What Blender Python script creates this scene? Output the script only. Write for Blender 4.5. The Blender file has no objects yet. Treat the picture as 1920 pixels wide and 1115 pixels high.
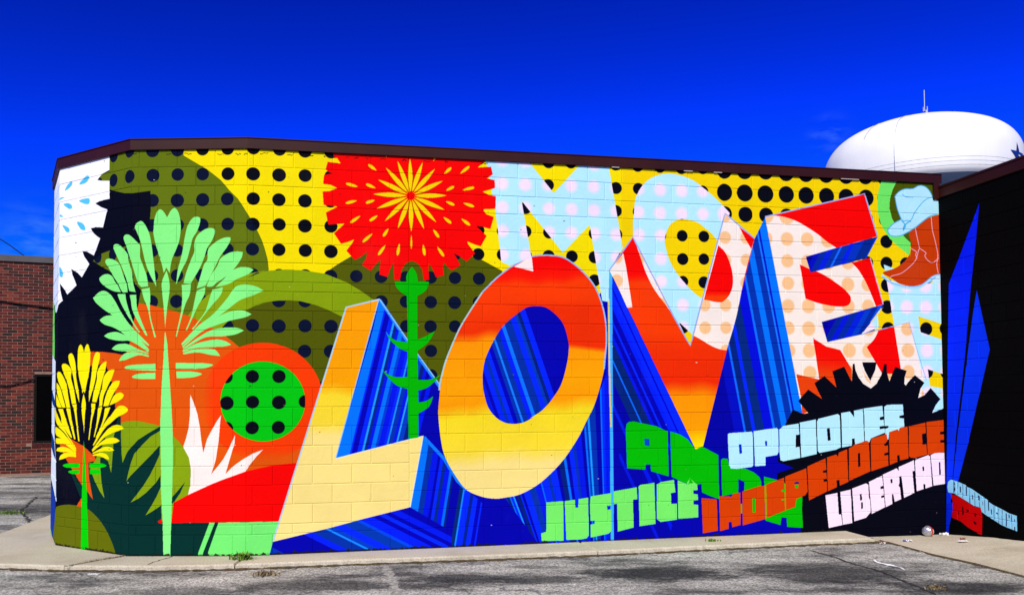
import bpy, bmesh, math, random
import numpy as np
from mathutils import Vector, Matrix
rnd = random.Random(7)
R = math.radians
sc = bpy.context.scene
C = sc.collection

# ---------------------------------------------------------------- camera
F = 1500.0                     # focal length in pixels of the 1920 wide photograph
CX, CY = 960.0, 696.0          # principal point
EYE = 1.63
PITCH = math.atan(48.0 / F)
ROLL = 0.0063
_r = np.array([1.0, 0, 0]); _u = np.array([0, -math.sin(PITCH), math.cos(PITCH)])
_f = np.array([0, math.cos(PITCH), math.sin(PITCH)])
RR = math.cos(ROLL) * _r - math.sin(ROLL) * _u
UU = math.cos(ROLL) * _u + math.sin(ROLL) * _r
cam_d = bpy.data.cameras.new('camera')
cam = bpy.data.objects.new('camera', cam_d)
C.objects.link(cam)
cam_d.sensor_fit = 'HORIZONTAL'; cam_d.sensor_width = 36.0
cam_d.lens = 36.0 * F / 1920.0
cam_d.shift_x = 0.0
cam_d.shift_y = (CY - 557.5) / 1920.0
cam_d.clip_start = 0.05; cam_d.clip_end = 3000.0
M = Matrix(((RR[0], UU[0], -_f[0], 0), (RR[1], UU[1], -_f[1], 0), (RR[2], UU[2], -_f[2], EYE), (0, 0, 0, 1)))
cam.matrix_world = M
sc.camera = cam

# ---------------------------------------------------------------- world and sun
SUN_EL, SUN_AZ = R(41), R(-15)          # azimuth: left of straight behind the camera
sdir = Vector((math.sin(SUN_AZ) * math.cos(SUN_EL), -math.cos(SUN_AZ) * math.cos(SUN_EL), math.sin(SUN_EL)))
w = bpy.data.worlds.new('World'); sc.world = w; w.use_nodes = True
nt = w.node_tree; N = nt.nodes; Lk = nt.links
N.clear()
sky = N.new('ShaderNodeTexSky'); sky.sky_type = 'NISHITA'; sky.sun_disc = False
sky.sun_elevation = SUN_EL
sky.sun_rotation = math.atan2(sdir.x, sdir.y)
sky.altitude = 300; sky.air_density = 1.0; sky.dust_density = 0.2; sky.ozone_density = 3.0
tint = N.new('ShaderNodeMixRGB'); tint.blend_type = 'MULTIPLY'; tint.inputs[0].default_value = 1.0
tint.inputs[2].default_value = (0.001, 0.0185, 0.105, 1)       # the deep polarised blue of the photograph
# two faint wisps of cloud
geo = N.new('ShaderNodeTexCoord')
def blob(direction, power):
    d = N.new('ShaderNodeVectorMath'); d.operation = 'DOT_PRODUCT'
    Lk.new(geo.outputs['Generated'], d.inputs[0]); d.inputs[1].default_value = Vector(direction).normalized()
    p = N.new('ShaderNodeMath'); p.operation = 'POWER'; p.use_clamp = True
    Lk.new(d.outputs['Value'], p.inputs[0]); p.inputs[1].default_value = power
    return p.outputs[0]
def raydir(x, y):
    return _f * F + RR * (x - CX) - UU * (y - CY)
b1 = blob(raydir(65, 452), 2600); b2 = blob(raydir(1553, 252), 9000)
add = N.new('ShaderNodeMath'); add.operation = 'ADD'; Lk.new(b1, add.inputs[0]); Lk.new(b2, add.inputs[1])
ns = N.new('ShaderNodeTexNoise'); ns.inputs['Scale'].default_value = 26; ns.inputs['Detail'].default_value = 6
mp = N.new('ShaderNodeMapping'); mp.inputs['Scale'].default_value = (1, 1, 3)
Lk.new(geo.outputs['Generated'], mp.inputs[0]); Lk.new(mp.outputs[0], ns.inputs['Vector'])
cr = N.new('ShaderNodeMapRange'); cr.inputs[1].default_value = 0.40; cr.inputs[2].default_value = 0.75
Lk.new(ns.outputs['Fac'], cr.inputs[0])
mu = N.new('ShaderNodeMath'); mu.operation = 'MULTIPLY'; Lk.new(add.outputs[0], mu.inputs[0]); Lk.new(cr.outputs[0], mu.inputs[1])
mu2 = N.new('ShaderNodeMath'); mu2.operation = 'MULTIPLY'; mu2.use_clamp = True; Lk.new(mu.outputs[0], mu2.inputs[0]); mu2.inputs[1].default_value = 0.5
mixc = N.new('ShaderNodeMixRGB'); mixc.inputs[2].default_value = (.9, 2.6, 6.5, 1)
cap = N.new('ShaderNodeMixRGB'); cap.blend_type = 'DARKEN'; cap.inputs[0].default_value = 1.0; cap.inputs[2].default_value = (5.0, 5.0, 4.9, 1)
gam = N.new('ShaderNodeGamma'); gam.inputs[1].default_value = 2.6
Lk.new(sky.outputs[0], cap.inputs[1]); Lk.new(cap.outputs[0], gam.inputs[0]); Lk.new(gam.outputs[0], tint.inputs[1]); Lk.new(tint.outputs[0], mixc.inputs[1]); Lk.new(mu2.outputs[0], mixc.inputs[0])
bg = N.new('ShaderNodeBackground'); bg.inputs[1].default_value = 0.15
out = N.new('ShaderNodeOutputWorld'); Lk.new(mixc.outputs[0], bg.inputs[0]); Lk.new(bg.outputs[0], out.inputs[0])
sd = bpy.data.lights.new('sun', 'SUN'); sd.energy = 5.0; sd.angle = R(0.5); sd.color = (1.0, 0.945, 0.80)
so = bpy.data.objects.new('sun', sd); C.objects.link(so)
so.rotation_euler = sdir.to_track_quat('Z', 'Y').to_euler(); so.location = (-5, -10, 20)
sc.view_settings.view_transform = 'Standard'; sc.view_settings.look = 'None'
sc.view_settings.gamma = 1.0; sc.view_settings.use_curve_mapping = False
sc.view_settings.exposure = 0.0

# ---------------------------------------------------------------- pixel -> place (used to lay things out where they stand)
def ground(x, y, z=0.0):
    d = raydir(x, y); t = (z - EYE) / d[2]
    return Vector((d[0] * t, d[1] * t, z))
def project(p):
    q = np.array([p[0], p[1], p[2] - EYE]); k = q @ _f
    return CX + F * (q @ RR) / k, CY - F * (q @ UU) / k

# ---------------------------------------------------------------- helpers
def tag(o, label=None, cat=None, group=None, kind=None):
    if label: o['label'] = label
    if cat: o['category'] = cat
    if group: o['group'] = group
    if kind: o['kind'] = kind
    return o
def empty(name, loc, label, cat, group=None):
    o = bpy.data.objects.new(name, None); C.objects.link(o); o.location = loc
    o.empty_display_size = 0.2
    return tag(o, label, cat, group)
def mesh(name, V, Fc, mat=None, parent=None, uv=None, smooth=False):
    me = bpy.data.meshes.new(name); me.from_pydata([tuple(v) for v in V], [], Fc)
    if uv is not None:
        l = me.uv_layers.new(name='UVMap')
        for p in me.polygons:
            for li in p.loop_indices:
                l.data[li].uv = uv[me.loops[li].vertex_index]
    if mat: me.materials.append(mat)
    if smooth:
        me.polygons.foreach_set('use_smooth', [True] * len(me.polygons))
    me.update()
    o = bpy.data.objects.new(name, me); C.objects.link(o)
    if parent is not None:
        o.parent = parent; o.matrix_parent_inverse = pinv(parent)
    return o
def pinv(p):
    m = Matrix.Translation(p.location)
    return m.inverted()
class MB:
    def __init__(s): s.V = []; s.F = []
    def box(s, a, b):
        n = len(s.V); (x0, y0, z0), (x1, y1, z1) = a, b
        s.V += [(x0,y0,z0),(x1,y0,z0),(x1,y1,z0),(x0,y1,z0),(x0,y0,z1),(x1,y0,z1),(x1,y1,z1),(x0,y1,z1)]
        s.F += [tuple(n+i for i in f) for f in ((0,3,2,1),(4,5,6,7),(0,1,5,4),(1,2,6,5),(2,3,7,6),(3,0,4,7))]
    def hexa(s, P):
        n = len(s.V); s.V += [tuple(p) for p in P]
        s.F += [tuple(n+i for i in f) for f in ((0,3,2,1),(4,5,6,7),(0,1,5,4),(1,2,6,5),(2,3,7,6),(3,0,4,7))]
    def tube(s, pts, r, n=8, cap=True):
        base = len(s.V); K = len(pts)
        rs = r if isinstance(r, (list, tuple)) else [r] * K
        for i, p in enumerate(pts):
            p = Vector(p)
            d = (Vector(pts[min(i+1, K-1)]) - Vector(pts[max(i-1, 0)])).normalized()
            a = d.cross(Vector((0, 0, 1)));
            if a.length < 1e-3: a = d.cross(Vector((1, 0, 0)))
            a.normalize(); b = d.cross(a)
            for k in range(n):
                t = 2*math.pi*k/n
                s.V.append(tuple(p + (a*math.cos(t) + b*math.sin(t)) * rs[i]))
        for i in range(K-1):
            for k in range(n):
                s.F.append((base+i*n+k, base+i*n+(k+1)%n, base+(i+1)*n+(k+1)%n, base+(i+1)*n+k))
        if cap:
            s.F.append(tuple(base+k for k in range(n))); s.F.append(tuple(base+(K-1)*n+k for k in reversed(range(n))))
    def build(s, name, mat, parent=None, smooth=False): return mesh(name, s.V, s.F, mat, parent, smooth=smooth)

def material(name):
    m = bpy.data.materials.new(name); m.use_nodes = True
    b = m.node_tree.nodes['Principled BSDF']; b.inputs['Specular IOR Level'].default_value = 0.25
    return m, m.node_tree.nodes, m.node_tree.links, b
def noise(Nn, Ll, scale, detail=5, rough=0.55, coord=None, sc3=None, kind='Object'):
    t = Nn.new('ShaderNodeTexNoise'); t.inputs['Scale'].default_value = scale
    t.inputs['Detail'].default_value = detail; t.inputs['Roughness'].default_value = rough
    if coord is None:
        tc = Nn.new('ShaderNodeNewGeometry'); coord = tc.outputs['Position']
    if sc3:
        m = Nn.new('ShaderNodeMapping'); m.inputs['Scale'].default_value = sc3; Ll.new(coord, m.inputs[0]); coord = m.outputs[0]
    Ll.new(coord, t.inputs['Vector'])
    return t.outputs['Fac']
def ramp(Nn, Ll, fac, stops):
    r = Nn.new('ShaderNodeValToRGB'); e = r.color_ramp.elements
    while len(e) > 1: e.remove(e[-1])
    e[0].position = stops[0][0]; e[0].color = (*stops[0][1], 1)
    for p, c in stops[1:]:
        k = e.new(p); k.color = (*c, 1)
    Ll.new(fac, r.inputs[0]); return r.outputs[0]
def mixrgb(Nn, Ll, a, b, fac, mode='MIX'):
    m = Nn.new('ShaderNodeMixRGB'); m.blend_type = mode
    for i, v in ((0, fac), (1, a), (2, b)):
        if isinstance(v, (int, float)): m.inputs[i].default_value = v
        elif isinstance(v, tuple): m.inputs[i].default_value = (*v, 1)
        else: Ll.new(v, m.inputs[i])
    return m.outputs[0]
def bump(Nn, Ll, h, dist, strength, b):
    k = Nn.new('ShaderNodeBump'); k.inputs['Distance'].default_value = dist; k.inputs['Strength'].default_value = strength
    Ll.new(h, k.inputs['Height']); Ll.new(k.outputs[0], b.inputs['Normal']); return k
def plain(name, col, rough=0.6, metal=0.0, var=0.12, scale=6, spec=0.25, bmp=0.0):
    m, n, l, b = material(name)
    f = noise(n, l, scale, 6)
    c = ramp(n, l, f, [(0.3, tuple(x*(1-var) for x in col)), (0.7, tuple(min(1, x*(1+var)) for x in col))])
    l.new(c, b.inputs['Base Color']); b.inputs['Roughness'].default_value = rough; b.inputs['Metallic'].default_value = metal
    b.inputs['Specular IOR Level'].default_value = spec
    if bmp: bump(n, l, noise(n, l, scale*12, 4), bmp, 0.6, b)
    return m

# ---------------------------------------------------------------- the plan of the painted walls
Z_TOP = 2.637 + EYE            # underside of the fascia
def onz(x, y, z=Z_TOP):
    p = ground(x, y, z); return np.array([p.x, p.y])
PC = [onz(103.0, 355.0), onz(113.3, 316.0), onz(248.0, 281.5), onz(465.0, 278.3), onz(1758.9, 343.9)]
SEG = []; u0 = 0.0
for i in range(4):
    L = float(np.linalg.norm(PC[i+1] - PC[i])); SEG.append((PC[i], (PC[i+1]-PC[i]) / L, L, u0)); u0 += L
ULEN = u0
_md = SEG[3][1]
RW_DIR = np.array([_md[1], -_md[0]])                     # right wing wall, at right angles, towards the camera
RW_LEN = 4.5
def unproj_plane(X, Y, P, D):
    """pixel arrays -> (u, z) on the vertical plane through P along D"""
    d = _f[None] * F + RR[None] * (X - CX)[:, None] - UU[None] * (Y - CY)[:, None]
    n = np.array([-D[1], D[0]])
    t = (n @ P) / (d[:, :2] @ n)
    q = d * t[:, None]
    return (q[:, :2] - P) @ D, q[:, 2] + EYE
def strip_uv(X, Y):
    X = np.asarray(X, float); Y = np.asarray(Y, float)
    us = np.zeros_like(X); zs = np.zeros_like(X); done = np.zeros(X.shape, bool)
    for i in (0, 1, 2, 3):
        P, D, L, o = SEG[i]
        u, z = unproj_plane(X, Y, P, D)
        if i < 3:
            # boundary with the next facet, compared in the picture
            q = SEG[i+1][0]; a = project((q[0], q[1], 0.0)); b = project((q[0], q[1], 4.0))
            xb = a[0] + (Y - a[1]) / (b[1] - a[1]) * (b[0] - a[0])
            sel = (~done) & (X <= xb)
        else: sel = ~done
        us[sel] = u[sel] + o; zs[sel] = z[sel]; done |= sel
    return us, zs

# ---------------------------------------------------------------- the painted mural: flat print, drawn in wall metres
PPM = 300                      # pixels per metre of wall
ZB, ZT = -0.15, 4.45
TILES = dict(A1=(80,240), A2=(80,420), A3=(80,600), A4=(80,780), A5=(0,860), B1=(380,240), B2=(380,420), B3=(380,600), B4=(380,780),
    B5=(300,915), C1=(680,260), C2=(680,440), C3=(680,620), C4=(680,800), D1=(980,260), D2=(980,440), D3=(980,620), D4=(980,800),
    E1=(1280,280), E2=(1280,460), E3=(1280,640), E4=(1280,820), F1=(1600,280), F2=(1600,460), F3=(1600,640), F4=(1600,820))
TS = {k: (a, b, 5.575) for k, (a, b) in TILES.items()}
TS.update(J=(1000,880,7.69), K=(1480,340,7.965), Q=(1480,470,4.847), M=(590,270,4.289), N=(200,380,3.28), H=(1770,890,8.92), P=(0,0,1.0))
def path(txt, smooth=True, closed=True, step=None):
    """'@A2 12,30 40,50* ...' -> photograph points; * marks a corner of an otherwise smooth outline"""
    pts = []; t = TS['P']
    for w_ in txt.split():
        if w_[0] == '@': t = TS[w_[1:]]; continue
        c = w_.endswith('*'); x, y = w_.rstrip('*').split(',')
        pts.append((t[0] + float(x)/t[2], t[1] + float(y)/t[2], c))
    n = len(pts); A = np.array([p[:2] for p in pts]); out = []
    if not smooth:
        segs = range(n if closed else n-1)
        for i in segs:
            a, b = A[i], A[(i+1) % n]; k = max(1, int(np.hypot(*(b-a)) / 12))
            for j in range(k): out.append(a + (b-a)*j/k)
        if not closed: out.append(A[-1])
        return np.array(out)
    for i in range(n if closed else n-1):
        p1, p2 = A[i], A[(i+1) % n]
        p0 = p1 if pts[i][2] or (not closed and i == 0) else A[i-1]
        p3 = p2 if pts[(i+1) % n][2] or (not closed and i == n-2) else A[(i+2) % n]
        for j in range(7):
            s = j/7
            out.append(0.5*((2*p1) + (-p0+p2)*s + (2*p0-5*p1+4*p2-p3)*s*s + (-p0+3*p1-3*p2+p3)*s**3))
    if not closed: out.append(A[-1])
    return np.array(out)

class Canvas:
    def __init__(s, ulen, mapper, back, base):
        s.W = int(ulen * PPM); s.Hh = int((ZT-ZB) * PPM); s.map = mapper
        s.img = np.empty((s.Hh, s.W, 3), np.float32); s.img[:] = np.array(base, np.float32) / 255
        uu = (np.arange(s.W) + .5) / PPM; zz = (np.arange(s.Hh) + .5) / PPM + ZB
        s.U, s.Z = np.meshgrid(uu.astype(np.float32), zz.astype(np.float32))
        s.X, s.Y = back(s.U, s.Z)
    def topx(s, P):
        u, z = s.map(P[:, 0], P[:, 1])
        return np.stack([u * PPM, (z - ZB) * PPM], 1)
    def mask(s, P):
        """even-odd scanline fill -> (slice rows, slice cols, bool mask)"""
        x0 = int(max(0, math.floor(P[:, 0].min()))); x1 = int(min(s.W, math.ceil(P[:, 0].max()) + 1))
        y0 = int(max(0, math.floor(P[:, 1].min()))); y1 = int(min(s.Hh, math.ceil(P[:, 1].max()) + 1))
        if x1 <= x0 or y1 <= y0: return None
        acc = np.zeros((y1-y0, x1-x0+1), np.int32)
        ax, ay = P[:, 0], P[:, 1]; bx, by = np.roll(ax, -1), np.roll(ay, -1)
        for i in range(len(ax)):
            if ay[i] == by[i]: continue
            lo, hi = (ay[i], by[i]) if ay[i] < by[i] else (by[i], ay[i])
            r0 = max(y0, math.ceil(lo - .5)); r1 = min(y1-1, math.ceil(hi - .5) - 1)
            if r1 < r0: continue
            rows = np.arange(r0, r1+1); xx = ax[i] + (rows + .5 - ay[i]) * (bx[i]-ax[i]) / (by[i]-ay[i])
            cols = np.clip(np.ceil(xx - .5).astype(int) - x0, 0, x1-x0)
            np.add.at(acc, (rows - y0, cols), 1)
        m = (np.cumsum(acc, 1)[:, :-1] & 1).astype(bool)
        return slice(y0, y1), slice(x0, x1), m
    def fill(s, P, col):
        g = s.mask(s.topx(P))
        if g is None: return
        a, b, m = g; sub = s.img[a, b]
        if callable(col):
            c = col(s, a, b)
            if isinstance(c, tuple): c, al = c; al = (al * m)[..., None]; sub[:] = sub*(1-al) + c*al
            else: sub[m] = np.broadcast_to(c, sub.shape)[m]
        else: sub[m] = np.array(col, np.float32) / 255
    def S(s, col, txt): s.fill(path(txt), col)
    def G(s, col, txt): s.fill(path(txt, False), col)
    def E(s, col, cx, cy, rx, ry):
        t = np.linspace(0, 2*math.pi, 90)[:-1]; s.fill(np.stack([cx+rx*np.cos(t), cy+ry*np.sin(t)], 1), col)
    def line(s, col, txt, wpx, smooth=True):
        P = path(txt, smooth, False); d = np.gradient(P, axis=0); d /= np.maximum(1e-6, np.hypot(d[:, 0], d[:, 1]))[:, None]
        n = np.stack([-d[:, 1], d[:, 0]], 1) * wpx / 2
        s.fill(np.concatenate([P+n, (P-n)[::-1]]), col)
    def edge(s, col, P, wpx):
        P = np.concatenate([P, P[:1]])
        for i in range(len(P)-1):
            d = P[i+1]-P[i]; L = np.hypot(*d)
            if L < 1e-6: continue
            d /= L; n = np.array([-d[1], d[0]]) * wpx/2; e = d*wpx*.3
            s.fill(np.array([P[i]+n-e, P[i+1]+n+e, P[i+1]-n+e, P[i]-n-e]), col)

def c_(r, g, b): return np.array([r, g, b], np.float32) / 255
def dots(base, dot, soft=0.0):
    base = c_(*base); dot = c_(*dot)
    def f(s, a, b):
        U = s.U[a, b]; Z = s.Z[a, b]; X = s.X[a, b]; Y = s.Y[a, b]
        gu = (U - 3.672) / .2668; gz = (Z - EYE + .039 - .0060*(U-3.6)) / .2675
        iu = np.round(gu); iz = np.round(gz)
        # each dot was painted by hand: size and place wander a little
        h1 = np.modf(np.abs(np.sin(iu*12.9898+iz*78.233)*43758.5453))[0]; h2 = np.modf(np.abs(np.sin(iu*39.34+iz*11.13)*24634.63))[0]
        rad = 0.0685 + 0.0 * U
        big = np.clip((X-1325)/30, 0, 1) * np.clip((430-Y)/40, 0, 1) * np.clip((1690-X)/30, 0, 1)
        rad = rad + big*.033 + np.clip((X-1380)/150, 0, 1)*.013*(1-big) + (soft > 0)*.004
        rad = rad + (h1-.5)*.005
        du = (gu-iu)*.2668 + (h2-.5)*.008; dz = (gz-iz)*.2675 + (h1-.5)*.008
        du = np.where(iu > 27, du*.97, du)
        d = np.hypot(du, dz*(1 - .0*big)) - rad
        k = np.clip(.5 - d/max(soft, .003), 0, 1)[..., None]
        return base*(1-k) + dot*k
    return f
def ygrad(stops, wob=4.0, slope=0.0):
    """airbrushed bands by photograph height"""
    def f(s, a, b):
        X = s.X[a, b]; Y = s.Y[a, b] + wob*np.sin(X*.035) + wob*.6*np.sin(X*.11+1.3) + slope*(X-1300)
        ys = [q[0] for q in stops]; cs = np.array([q[1] for q in stops], float)/255
        return np.stack([np.interp(Y, ys, cs[:, k]) for k in range(3)], -1).astype(np.float32)
    return f
BL = [(0,0,165),(0,40,255),(0,48,170),(0,118,255),(0,22,225),(0,30,120),(20,160,255)]
def bands(tab, coord, soft=1.2):
    """tab: list of (start, colour); coord(X, Y) the stripe coordinate"""
    st = np.array([t[0] for t in tab], float); cs = np.array([t[1] for t in tab], float)/255
    def f(s, a, b):
        v = coord(s.X[a, b], s.Y[a, b]); c = np.broadcast_to(cs[0], v.shape + (3,)).copy()
        for i in range(1, len(st)):
            k = np.clip((v - st[i])/soft + .5, 0, 1)[..., None]; c = c*(1-k) + cs[i]*k
        return c.astype(np.float32)
    return f
def autobands(x0, x1, seed, mean=8.0):
    r = random.Random(seed); t = []; x = x0; last = None
    while x < x1:
        while True:
            c = r.choice([0,0,1,1,1,2,2,4,4,5,3,3,6])
            if c != last: break
        wd = mean * r.uniform(.35, 1.6) * (.45 if c in (6, 3) else 1)
        t.append((x, BL[c])); last = c; x += wd
    return t

YEL=(250,228,0); YER=(248,214,0); OLV=(98,116,12); OLD=(82,90,2); NVD=(6,16,44); BLK=(4,6,18); LG=(135,246,128); YG=(134,162,8)
BRN=(228,86,6); ORG=(250,60,0); GRC=(0,200,14); CRM=(253,240,224); RED=(250,0,0); TEAL=(0,48,42); NAVY=(2,4,24); CYAN=(184,240,252)
PINK=(251,230,245); PEACH=(253,200,140); OLG=(134,164,10); YLP=(255,242,0); GRN=(0,212,0)

def paint_main(c):
    G, S, E, L = c.G, c.S, c.E, c.line
    G(dots(YEL, BLK), '330,230 1785,290 1785,770 1300,720 1100,680 900,650 480,580 330,400')
    G(dots(YER, BLK), '1165,270 1785,290 1785,770 1300,720 1165,700')
    # facets on the left: olive with dots, navy block, lime ring
    G(dots(OLV, NVD), '@A1 703,150 703,455 620,485 575,545 620,552 705,552 707,645 780,665 860,683 940,683 1130,658 1133,840 1120,1000 @A2 1112,110 1005,205 870,235 740,265 620,310 530,385 610,440 700,490 840,600 950,600 1030,690 1000,850 1000,1100 @B2 692,1100 692,480 680,370 650,260 620,170 580,85 @B1 485,920 430,830 370,740 280,650 190,545 70,450 0,400 @A1 1730,440 1475,290 1475,150')
    G(dots(OLD, NVD), '@M 95,1030 180,970 290,905 500,850 900,820 1200,880 1340,930 1480,1005 @C2 1460,380 1400,700 @C3 960,600 800,600 @B3 1250,640 1250,0 @B2 1285,520')
    G(YG, '@N 984,415 850,440 740,490 620,570 540,640 500,695 620,780 760,900 1040,900 @B2 1784,1100 1784,790 1640,690 1510,610 1280,520 1050,483 870,475 690,488 560,510 470,560')
    G(YG, '@C2 -10,590 0,600 100,670 60,690 -10,720')
    G(dots(OLD, NVD), '@N 690,790 740,735 800,690 900,640 984,612 @B2 520,860 640,820 780,800 900,797 1020,805 1180,845 1320,900 1460,970 1500,1115 @B3 1250,640 1000,640 300,400 @N 820,890 760,840')
    G(BRN, '@A2 1005,828 1130,845 1300,890 1450,930 1600,990 1720,1050 @N 740,825 820,890 @B3 450,300 450,1115 @B4 600,300 1070,200 1070,500 600,600 0,700 @A4 1784,700 1480,320 820,70 780,0 @A3 760,900 760,740 660,450 500,480 500,325 620,330 760,345 830,360 880,340 915,230 @A2 945,1050 975,930')
    def org(s, a, b):
        X = s.X[a, b]; Y = s.Y[a, b]; k = (np.clip((X-380)/22, 0, 1)*np.clip((862-Y)/22, 0, 1))[..., None]
        return c_(*BRN)*(1-k) + c_(*ORG)*k
    E(org, 493, 752, 113, 110)
    E(dots(GRC, BLK), 493, 752, 79.5, 75)
    S(OLG, '@A4 820,70 900,50 1000,50 1130,75 1230,105 1370,210 1470,320 1530,430 1552,560 1545,720 1520,820 1400,1115 900,1115 640,900 500,600 560,440 640,280 700,130')
    G(CRM, '@A3 1545,775 1580,860 1620,980 1645,1115 @A4 1660,250 1680,380 1720,240 1784,110 @B4 60,230 110,120 150,50 195,-13 185,60 170,250 140,450 90,605 160,520 215,450 270,350 310,260 340,195 335,280 290,430 240,600 320,520 420,450 520,390 635,345 570,410 490,510 450,575 200,665 0,745 @A4 1784,700 1520,820 1545,720 1552,560 1530,430 1470,320 1500,230 1530,110 1540,0')
    G(BRN, '@A4 180,290 250,215 300,235 430,310 550,420 560,465 485,480 490,640 530,870 500,830 410,715 340,600 250,450')
    G(TEAL, '@A4 1230,105 1100,180 1000,245 930,320 880,390 840,485 830,400 822,200 822,0 790,0 780,60 750,200 735,400 720,590 690,470 640,430 605,430 605,500 620,700 650,855 600,780 550,680 520,600 480,480 470,430 480,480 490,650 530,870 500,830 470,780 410,715 380,680 330,600 300,600 400,850 470,975 540,1010 620,1115 @A5 1215,990 1215,1080 1790,1080 1790,630 @A4 1245,1100 1240,930 1150,990 1075,1035 1140,930 1190,840 1235,740 1235,615 1180,700 1080,800 1000,860 920,900 1050,730 1120,620 1180,500 1225,400 1225,305 1120,420 1020,520 940,600 880,680 900,580 930,470 960,390 1050,290 1130,210 1230,150')
    G(TEAL, '@A4 1350,850 1420,770 1490,685 1440,800 1380,885 1350,920')
    G(TEAL, '@B5 0,355 525,356 405,662 400,760 0,760')
    S((100,110,0), '@A5 590,497* 650,480 730,475 800,482 860,490 930,525 1000,585 1070,670 1130,770 1180,880 1215,995* 1220,1100* 540,1100* 545,900 565,700')
    G(BRN, '@A5 850,410 805,490 865,502 865,420')
    G(RED, '@A4 1784,700 1520,820 1370,900 1345,1115 @B5 120,360 1240,345 @B4 985,487 750,508 600,540 450,575 200,665 0,745')
    G(RED, '@A5 1695,620 1650,650 1665,668 1695,674')
    G((118,240,112), '@B5 518,357 1245,345 1185,560 1400,665 1400,760 380,760 405,660')
    G(TEAL, '@B5 575,357 612,356 505,662 490,760 430,760 455,662')
    # the tall palm
    G(LG, '@A3 1285,125 1305,250 1325,560 1345,850 1360,1115 @A4 1365,400 1350,1000 1345,1115 @B5 130,0 118,400 107,760 38,760 28,300 10,0 @A4 1240,600 1228,0 @A3 1230,1115 1245,700 1265,400 1278,130')
    for t in PALM: S(LG, t)
    for t in YPALM: S(YLP, t)
    for t in ('@A4 215,513 260,492 388,488* 388,537* 260,535', '@A4 272,578 310,562 388,558* 388,600* 310,600', '@A4 490,487* 620,490 668,513 620,535 490,537*', '@A4 495,555* 600,560 600,600 495,602*'): S((0,215,0), t)
    G(GRN, '@A4 433,245 445,400 465,800 470,1000 @A5 920,600 930,960 930,1060 848,1060 855,600 @A4 408,1000 415,750 427,400')
    # white flower on the rounded corner
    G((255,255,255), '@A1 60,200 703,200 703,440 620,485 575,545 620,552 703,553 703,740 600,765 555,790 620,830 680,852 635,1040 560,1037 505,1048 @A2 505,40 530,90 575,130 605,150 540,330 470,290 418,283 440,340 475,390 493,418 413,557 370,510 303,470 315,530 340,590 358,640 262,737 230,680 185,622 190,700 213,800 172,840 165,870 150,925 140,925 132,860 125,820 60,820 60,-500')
    G((222,236,255), '@A1 128,650 170,560 182,700 178,1115 110,1115 110,650')  # white on the turned-away facet, its bluish shade mixed into the colour (both bands)
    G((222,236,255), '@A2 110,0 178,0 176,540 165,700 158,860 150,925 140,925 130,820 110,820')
    for t in ('@A1 237,657 250,620 280,575 305,560 313,590 280,630','@A1 385,590 420,540 470,500 490,515 470,560 430,585','@A1 180,755 190,730 235,725 200,745','@A1 385,763 430,742 490,738 490,790 460,798 420,785','@A1 222,797 270,787 305,805 312,835 290,848 260,835','@A1 180,900 190,905 222,927 190,930','@A1 212,1015 270,1040 285,1070 275,1090 250,1085 230,1055','@A1 362,985 410,990 440,1020 450,1060 430,1070 395,1050','@A2 180,450 205,480 218,520 210,555 190,550 180,530'):
        S((86,200,240), t)
    # far sliver round the corner
    G((112,226,96), '@A2 60,820 125,815 130,940 128,1115 @A3 130,200 128,400 92,340 50,360 @A2 50,900')
    G((228,242,252), '@A3 40,325 92,325 140,430 138,700 128,900 @A4 130,0 130,250 143,450 145,890 @A4 105,700 80,600 40,600')
    G((0,56,128), '@A3 92,680 118,780 136,860 132,915 110,880 92,790')
    G((0,56,128), '@A4 88,130 125,250 141,455 118,400 90,300')
    G((10,56,160), '@A5 525,180 560,330 586,440 580,600 560,800 545,860 500,880 490,300')
    G((104,216,104), '@A5 490,640 525,690 548,790 545,880 480,880')
    # blues behind the big letters
    G((0,0,168), '@C2 180,668 @C3 470,110 575,235 815,600 @P 835,720 1000,700 1150,520 1304,841 1320,836 1436,407 1505,774 1500,1060 500,1060 512,1014 769,950 793,817 629,859')
    stL = lambda X, Y: X + .24*(Y-745)
    tabL = [(560,(0,118,255)),(676,(0,118,255)),(681,(0,40,255)),(684,(0,0,175)),(694,(0,40,255)),(702.5,(30,160,255)),(706.5,(0,36,130)),(712,(0,20,225)),(718,(0,118,255)),(726,(0,60,200)),(731,(0,20,225)),(741,(0,40,255)),(746,(30,150,255)),(749,(0,48,170)),(757,(0,20,225)),(763,(40,170,255)),(766,(0,60,190)),(775,(0,30,120)),(782,(0,20,225)),(788,(0,0,165)),(795,(0,20,230)),(803,(0,0,165))]
    G(bands(tabL, stL), '712,560 @C3 470,110 575,235 815,600 800,640 800,760 @C4 800,0 860,310 630,92 -20,256 @B4 1388,440 @B3 1784,80 @P 712,560')
    L((30,140,255), '712,562 764,640 826,727', 5.5, False)
    L((150,200,235), '711,560 764,637 826,723', 2, False)
    # end face and underside of the L
    G(bands([(500,(0,118,255)),(780,(0,118,255)),(785,(0,48,160)),(795,(0,20,225)),(806,(0,0,165)),(811,(0,40,255)),(817,(0,40,130)),(823,(0,20,230)),(832,(0,110,255)),(837,(0,30,120)),(841,(0,0,165)),(856,(0,40,110)),(863,(20,140,255)),(866,(0,40,255)),(878,(0,30,140)),(884,(0,40,255)),(893,(0,0,180)),(900,(0,40,250)),(903,(0,0,168))], lambda X, Y: X + .16*(Y-950)),
      '@C4 630,92 860,310 1000,540 1085,650 1270,810 1230,1300 930,1300 930,1090 495,835')
    L((10,125,255), '@C4 640,105 850,330 990,560 1085,655', 6, False)
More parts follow.
